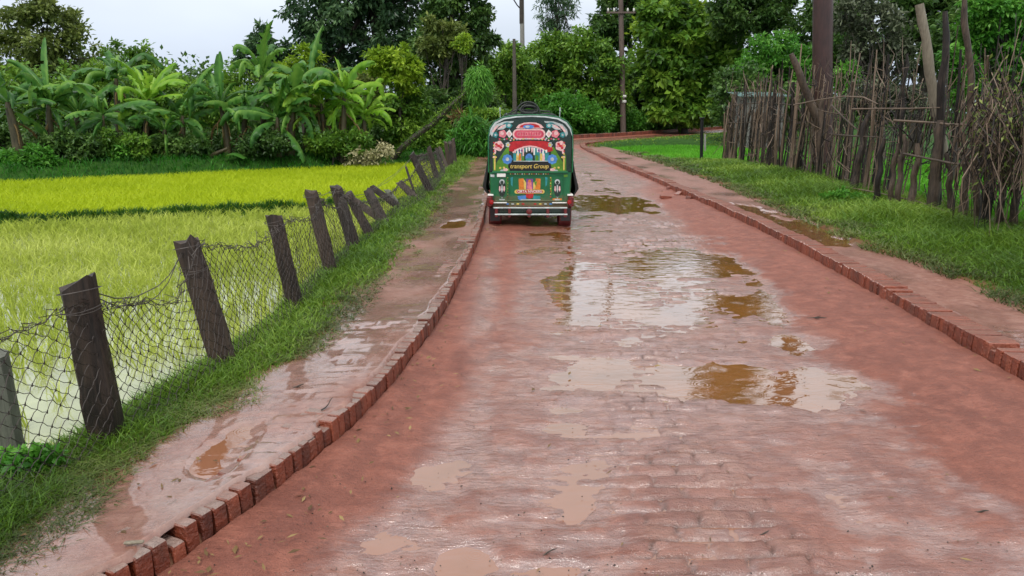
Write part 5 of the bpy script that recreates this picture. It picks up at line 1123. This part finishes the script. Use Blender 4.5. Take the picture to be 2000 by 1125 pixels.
# side curtains, gathered and bulging outward
for s, zb, bul in ((-1, .50, .14), (1, .46, .17)):
    U_, V_ = 26, 22; vs = []
    for i in range(U_+1):
        u = i/U_; y = -.20+.95*u
        for j in range(V_+1):
            t = j/V_; zz = 1.42-(1.42-zb)*t; x_ = .632+bul*(t**1.6)*(1-.55*max(0, t-.9)/.1)*(.65+.35*math.sin(math.pi*min(1, u*1.3+.12)))+.016*math.sin(u*26+t*3)*t
            vs.append((s*x_, y+.10*t*(u-.5)*-1, zz+.015*math.sin(u*14)*t))
    n = V_+1; fs = []
    for i in range(U_):
        for j in range(V_): fs.append((i*n+j, i*n+j+1, (i+1)*n+j+1, (i+1)*n+j))
    mb = MB(); mb.add(vs, fs); b0 = len(vs); mb.add([(v[0]-s*.03, v[1], v[2]) for v in vs], [f[::-1] for f in fs])
    rim_ = [i*n+V_ for i in range(U_+1)]; mb.f += [[rim_[i], rim_[i+1], b0+rim_[i+1], b0+rim_[i]] for i in range(U_)]+[[j, j+1, b0+j+1, b0+j] for j in range(V_)]+[[U_*n+j, U_*n+j+1, b0+U_*n+j+1, b0+U_*n+j] for j in range(V_)]
    mb.m += [0]*(U_+2*V_); mb.build('side_curtain', M['curtain'], ck, True)
    mb = MB(); mb.tube([(s*.47, .2, 1.62), (s*.475, .18, 1.79)], .007, 6); mb.box((s*.475, .18, 1.79), (.018, .015, .06), bev=.004); mb.build('marker_rod', M['pale_metal'], ck, True)
mb = MB(); mb.tube([(-.46, .3, 1.64), (-.40, .3, 1.70), (-.1, .3, 1.735), (.1, .3, 1.735), (.40, .3, 1.70), (.48, .3, 1.64)], .009, 6); mb.tube([(-.46, 1.2, 1.64), (-.40, 1.2, 1.72), (.40, 1.2, 1.72), (.48, 1.2, 1.64)], .009, 6)
for x_ in (-.38, .38): mb.tube([(x_, .3, 1.705), (x_, 1.2, 1.72)], .012, 6)
mb.build('roof_rack', M['dark_paint'], ck, True)
hb = (RXo-.01, RYo+.35, 1.73); root = thing('hose_bundle', 'tangled bundle of dark hose tied on the roof of the three-wheeler', 'hose bundle', hb); r = random.Random(5); mb = MB()
for k in range(7):
    a0 = r.uniform(0, 3.1); R_ = r.uniform(.08, .14); sq = r.uniform(.4, .8); tl = r.uniform(-.5, .5)
    mb.tube([(hb[0]+R_*math.cos(q)*1.1, hb[1]+R_*math.sin(q)*math.cos(tl+1.0)+.03*k-.1, hb[2]+.06+R_*sq*math.sin(q)) for q in np.linspace(a0, a0+6.2, 22)], .013, 6)
mb.tube([(hb[0]-.02+.19*math.cos(q), hb[1]-.1, hb[2]-.01+.19*math.sin(q)) for q in np.linspace(-.1, 3.25, 18)], .012, 6)
mb.tube([(hb[0]-.32, hb[1]-.1, hb[2]+.0), (hb[0]-.2, hb[1], hb[2]+.06), (hb[0]+.1, hb[1], hb[2]+.05), (hb[0]+.33, hb[1]-.1, hb[2]+.03)], .012, 6)
mb.build('hose', M['rope'], root, True, org=hb)

# ------------------------------------------------------------------ litter on the road
road_z = lambda px_, py_: .012
def twig(px, py_, L, ang, rad, label, z0=.012, fork=True, mat='bark'):
    p = G(px, py_, z0); r = random.Random(px); d = np.array([math.cos(ang), math.sin(ang), 0]); mb = MB()
    pts = [p+d*L*t+np.array([-d[1], d[0], 0])*.06*L*math.sin(t*5+px)+np.array([0, 0, rad+.012*math.sin(t*3.1)]) for t in (-.5, -.25, 0, .25, .5)]
    mb.tube(pts, [rad, rad*.95, rad*.9, rad*.75, rad*.4], 6)
    if fork:
        for s in (-1, 1): e = pts[2]+(d*.5+np.array([-d[1], d[0], 0])*s*.6)*L*.45; mb.tube([pts[2], e+np.array([0, 0, .01])], [rad*.7, rad*.3], 5)
    o = mb.build('twig', M[mat], None, True, org=tuple(p)); o.location = p.tolist(); tag(o, label, 'twig', 'twigs lying on the road')
twig(1810, 688, .26, .35, .008, 'forked dark twig lying on red mud below the right kerb'); twig(1070, 1082, .085, .5, .004, 'small twig on the bare bricks at the bottom middle', fork=False); twig(1916, 1001, .055, -.6, .0055, 'short dark twig on red mud at the lower right', fork=False)
twig(582, 756, .07, .15, .006, 'dark twig on the left path beside the grass', .15, False); twig(1590, 622, .20, -.5, .006, 'dark twig at the water edge right of the middle of the road'); twig(1850, 690, .22, -.9, .006, 'pale stalk beside the forked twig below the right kerb', .02, False, 'stick'); twig(1790, 705, .12, .1, .006, 'stubby dark twig just in front of the forked one', fork=False)
twig(640, 790, .13, 1.25, .004, 'thin bent twig on top of the left kerb', .18, False); twig(1700, 470, .3, .2, .006, 'thin stalk on the right path beside the puddle', .13, False, 'stick'); twig(1487, 1045, .07, .2, .004, 'tiny twig among drowned bricks, lower right of the middle', fork=False)
p = G(262, 1062, .17); mb = MB(); mb.box((0, 0, .006), (.075, .018, .012), rz=.12, bev=.004); o = mb.build('wood_chip', M['log']); o.location = p.tolist(); tag(o, 'pale chip of wood on top of the left kerb at the bottom left', 'wood chip')
r = random.Random(8)
for i, (px, py_, rz, ry, lab) in enumerate([(1312, 372, .4, .3, 'loose brick on edge leaning on the right kerb'), (1325, 382, 1.0, -.2, 'loose brick lying flat in the mud by the right kerb'), (1338, 378, -.5, .5, 'loose brick tilted between two others by the right kerb'), (1300, 388, .2, .1, 'loose half sunk brick nearest the puddle by the right kerb'), (1345, 390, 1.3, .2, 'loose brick at the right end of the small pile by the right kerb')]):
    p = G(px, py_, .03); mb = MB(); mb.box((0, 0, .03), (.23, .11, .07), rz=rz, ry=ry, bev=.01, a=r.random()); o = mb.build('loose_brick', M['kerb_right']); o.location = p.tolist(); tag(o, lab, 'brick', 'loose bricks by the right kerb')
rr_ = np.random.default_rng(3); mb = MB()
for i in range(700):
    py_ = 1125-650*rr_.random()**1.6; px = rr_.uniform(300, 1980); p = G(px, py_, .012)
    if not (Lp(np.array(p[1]))[0]+.05 < p[0] < Rp(np.array(p[1]))[0]-.05): continue
    ed = min(p[0]-Lp(np.array(p[1]))[0], Rp(np.array(p[1]))[0]-p[0]); p[2] = .008+.035*max(0, 1-ed/.7); s = rr_.uniform(.0015, .005); mb.box(p, (s*rr_.uniform(1, 2.5), s*rr_.uniform(.8, 1.4), s), rz=rr_.uniform(0, 3), ry=rr_.uniform(-.4, .4), a=rr_.random(), bev=s*.25)
o = mb.build('grit', M['stick']); tag(o, 'small dark and pale specks of grit and straw scattered over the wet road', 'grit', kind='stuff')

rr_ = np.random.default_rng(14); ps = []
while len(ps) < 700:
    Yp = 2.4+22*rr_.random()**2; l_, r_ = Lp(np.array(Yp)), Rp(np.array(Yp)); q = rr_.random()
    if q < .42: ps.append((l_[0]+.03+abs(rr_.normal(0, .22)), Yp, .045))
    elif q < .7: ps.append((r_[0]-.03-abs(rr_.normal(0, .3)), Yp, .06))
    elif q < .85: ps.append((float(lpath(np.array(Yp)))+rr_.uniform(-.1, .5), Yp, .15))
    else: ps.append((rr_.uniform(l_[0]+.3, r_[0]-.3), Yp, .02))
ps = np.array(ps); n = len(ps); az = rr_.uniform(0, 6.28, n); d = np.stack([np.cos(az), np.sin(az), rr_.normal(0, .12, n)], -1); L_ = rr_.uniform(.015, .06, n)
V, F, T = leaf_arrays(ps, unit(d), L_, L_*rr_.uniform(.12, .5, n), .12, .25, rr_); o = mesh_np('leaf_litter', V, F, T, M['banana_dry'], None, {'rnd': np.repeat(rr_.random(n), 4)}, smooth=False); tag(o, 'straw bits and small fallen leaves along the muddy road edges', 'leaf litter', kind='stuff')

# ------------------------------------------------------------------ light, sky, camera
SUN_EL, SUN_AZ = math.radians(58), math.radians(200)
w = bpy.data.worlds.new('World'); SC.world = w; w.use_nodes = True; nt = w.node_tree; N = nt.nodes; bg = N['Background']
sky = N.new('ShaderNodeTexSky'); sky.sky_type = 'NISHITA'; sky.sun_disc = False; sky.sun_elevation = SUN_EL; sky.sun_rotation = SUN_AZ; sky.dust_density = 4; sky.air_density = 1.5
tc = N.new('ShaderNodeTexCoord'); sx = N.new('ShaderNodeSeparateXYZ'); nt.links.new(tc.outputs['Generated'], sx.inputs[0])
rp = N.new('ShaderNodeValToRGB'); e = rp.color_ramp.elements; e[0].position = 0; e[0].color = (.42, .495, .62, 1); e[1].position = .75; e[1].color = (1, 1, 1, 1)
mid_ = e.new(.25); mid_.color = (.78, .82, .88, 1)
nt.links.new(sx.outputs[2], rp.inputs[0])
nz = N.new('ShaderNodeTexNoise'); nz.inputs['Scale'].default_value = 2.2; nz.inputs['Detail'].default_value = 4; mp = N.new('ShaderNodeMapping'); mp.inputs['Scale'].default_value = (1, 1, 2.5); nt.links.new(tc.outputs['Generated'], mp.inputs[0]); nt.links.new(mp.outputs[0], nz.inputs[0])
cl = N.new('ShaderNodeMapRange'); cl.inputs[1].default_value = .3; cl.inputs[2].default_value = .7; cl.inputs[3].default_value = 9.8; cl.inputs[4].default_value = 12.2; nt.links.new(nz.outputs[0], cl.inputs[0])
vm = N.new('ShaderNodeVectorMath'); vm.operation = 'SCALE'; nt.links.new(rp.outputs[0], vm.inputs[0]); nt.links.new(cl.outputs[0], vm.inputs['Scale'])
mx = N.new('ShaderNodeMix'); mx.data_type = 'RGBA'; mx.inputs[0].default_value = .88; nt.links.new(sky.outputs[0], mx.inputs[6]); nt.links.new(vm.outputs[0], mx.inputs[7]); nt.links.new(mx.outputs[2], bg.inputs[0]); bg.inputs[1].default_value = .1
sl = bpy.data.lights.new('sun', 'SUN'); sl.energy = 1.5; sl.angle = math.radians(14); sl.color = (1, .96, .9); so = bpy.data.objects.new('sun', sl); COL.objects.link(so)
dv = Vector((math.sin(SUN_AZ)*math.cos(SUN_EL), math.cos(SUN_AZ)*math.cos(SUN_EL), math.sin(SUN_EL))); so.rotation_euler = dv.to_track_quat('Z', 'Y').to_euler(); so.location = dv*60
cd = bpy.data.cameras.new('camera'); cd.sensor_width = 36; cd.lens = 26; cd.clip_end = 2000; cd.clip_start = .05; cam = bpy.data.objects.new('camera', cd); COL.objects.link(cam)
cam.location = (0, 0, CH); cam.rotation_euler = (math.pi/2-PITCH, 0, 0); SC.camera = cam
vs_ = SC.view_settings; vs_.view_transform = 'Standard'; vs_.look = 'None'; vs_.exposure = .45; vs_.gamma = 1
SC.cycles.max_bounces = 6; SC.cycles.transparent_max_bounces = 4
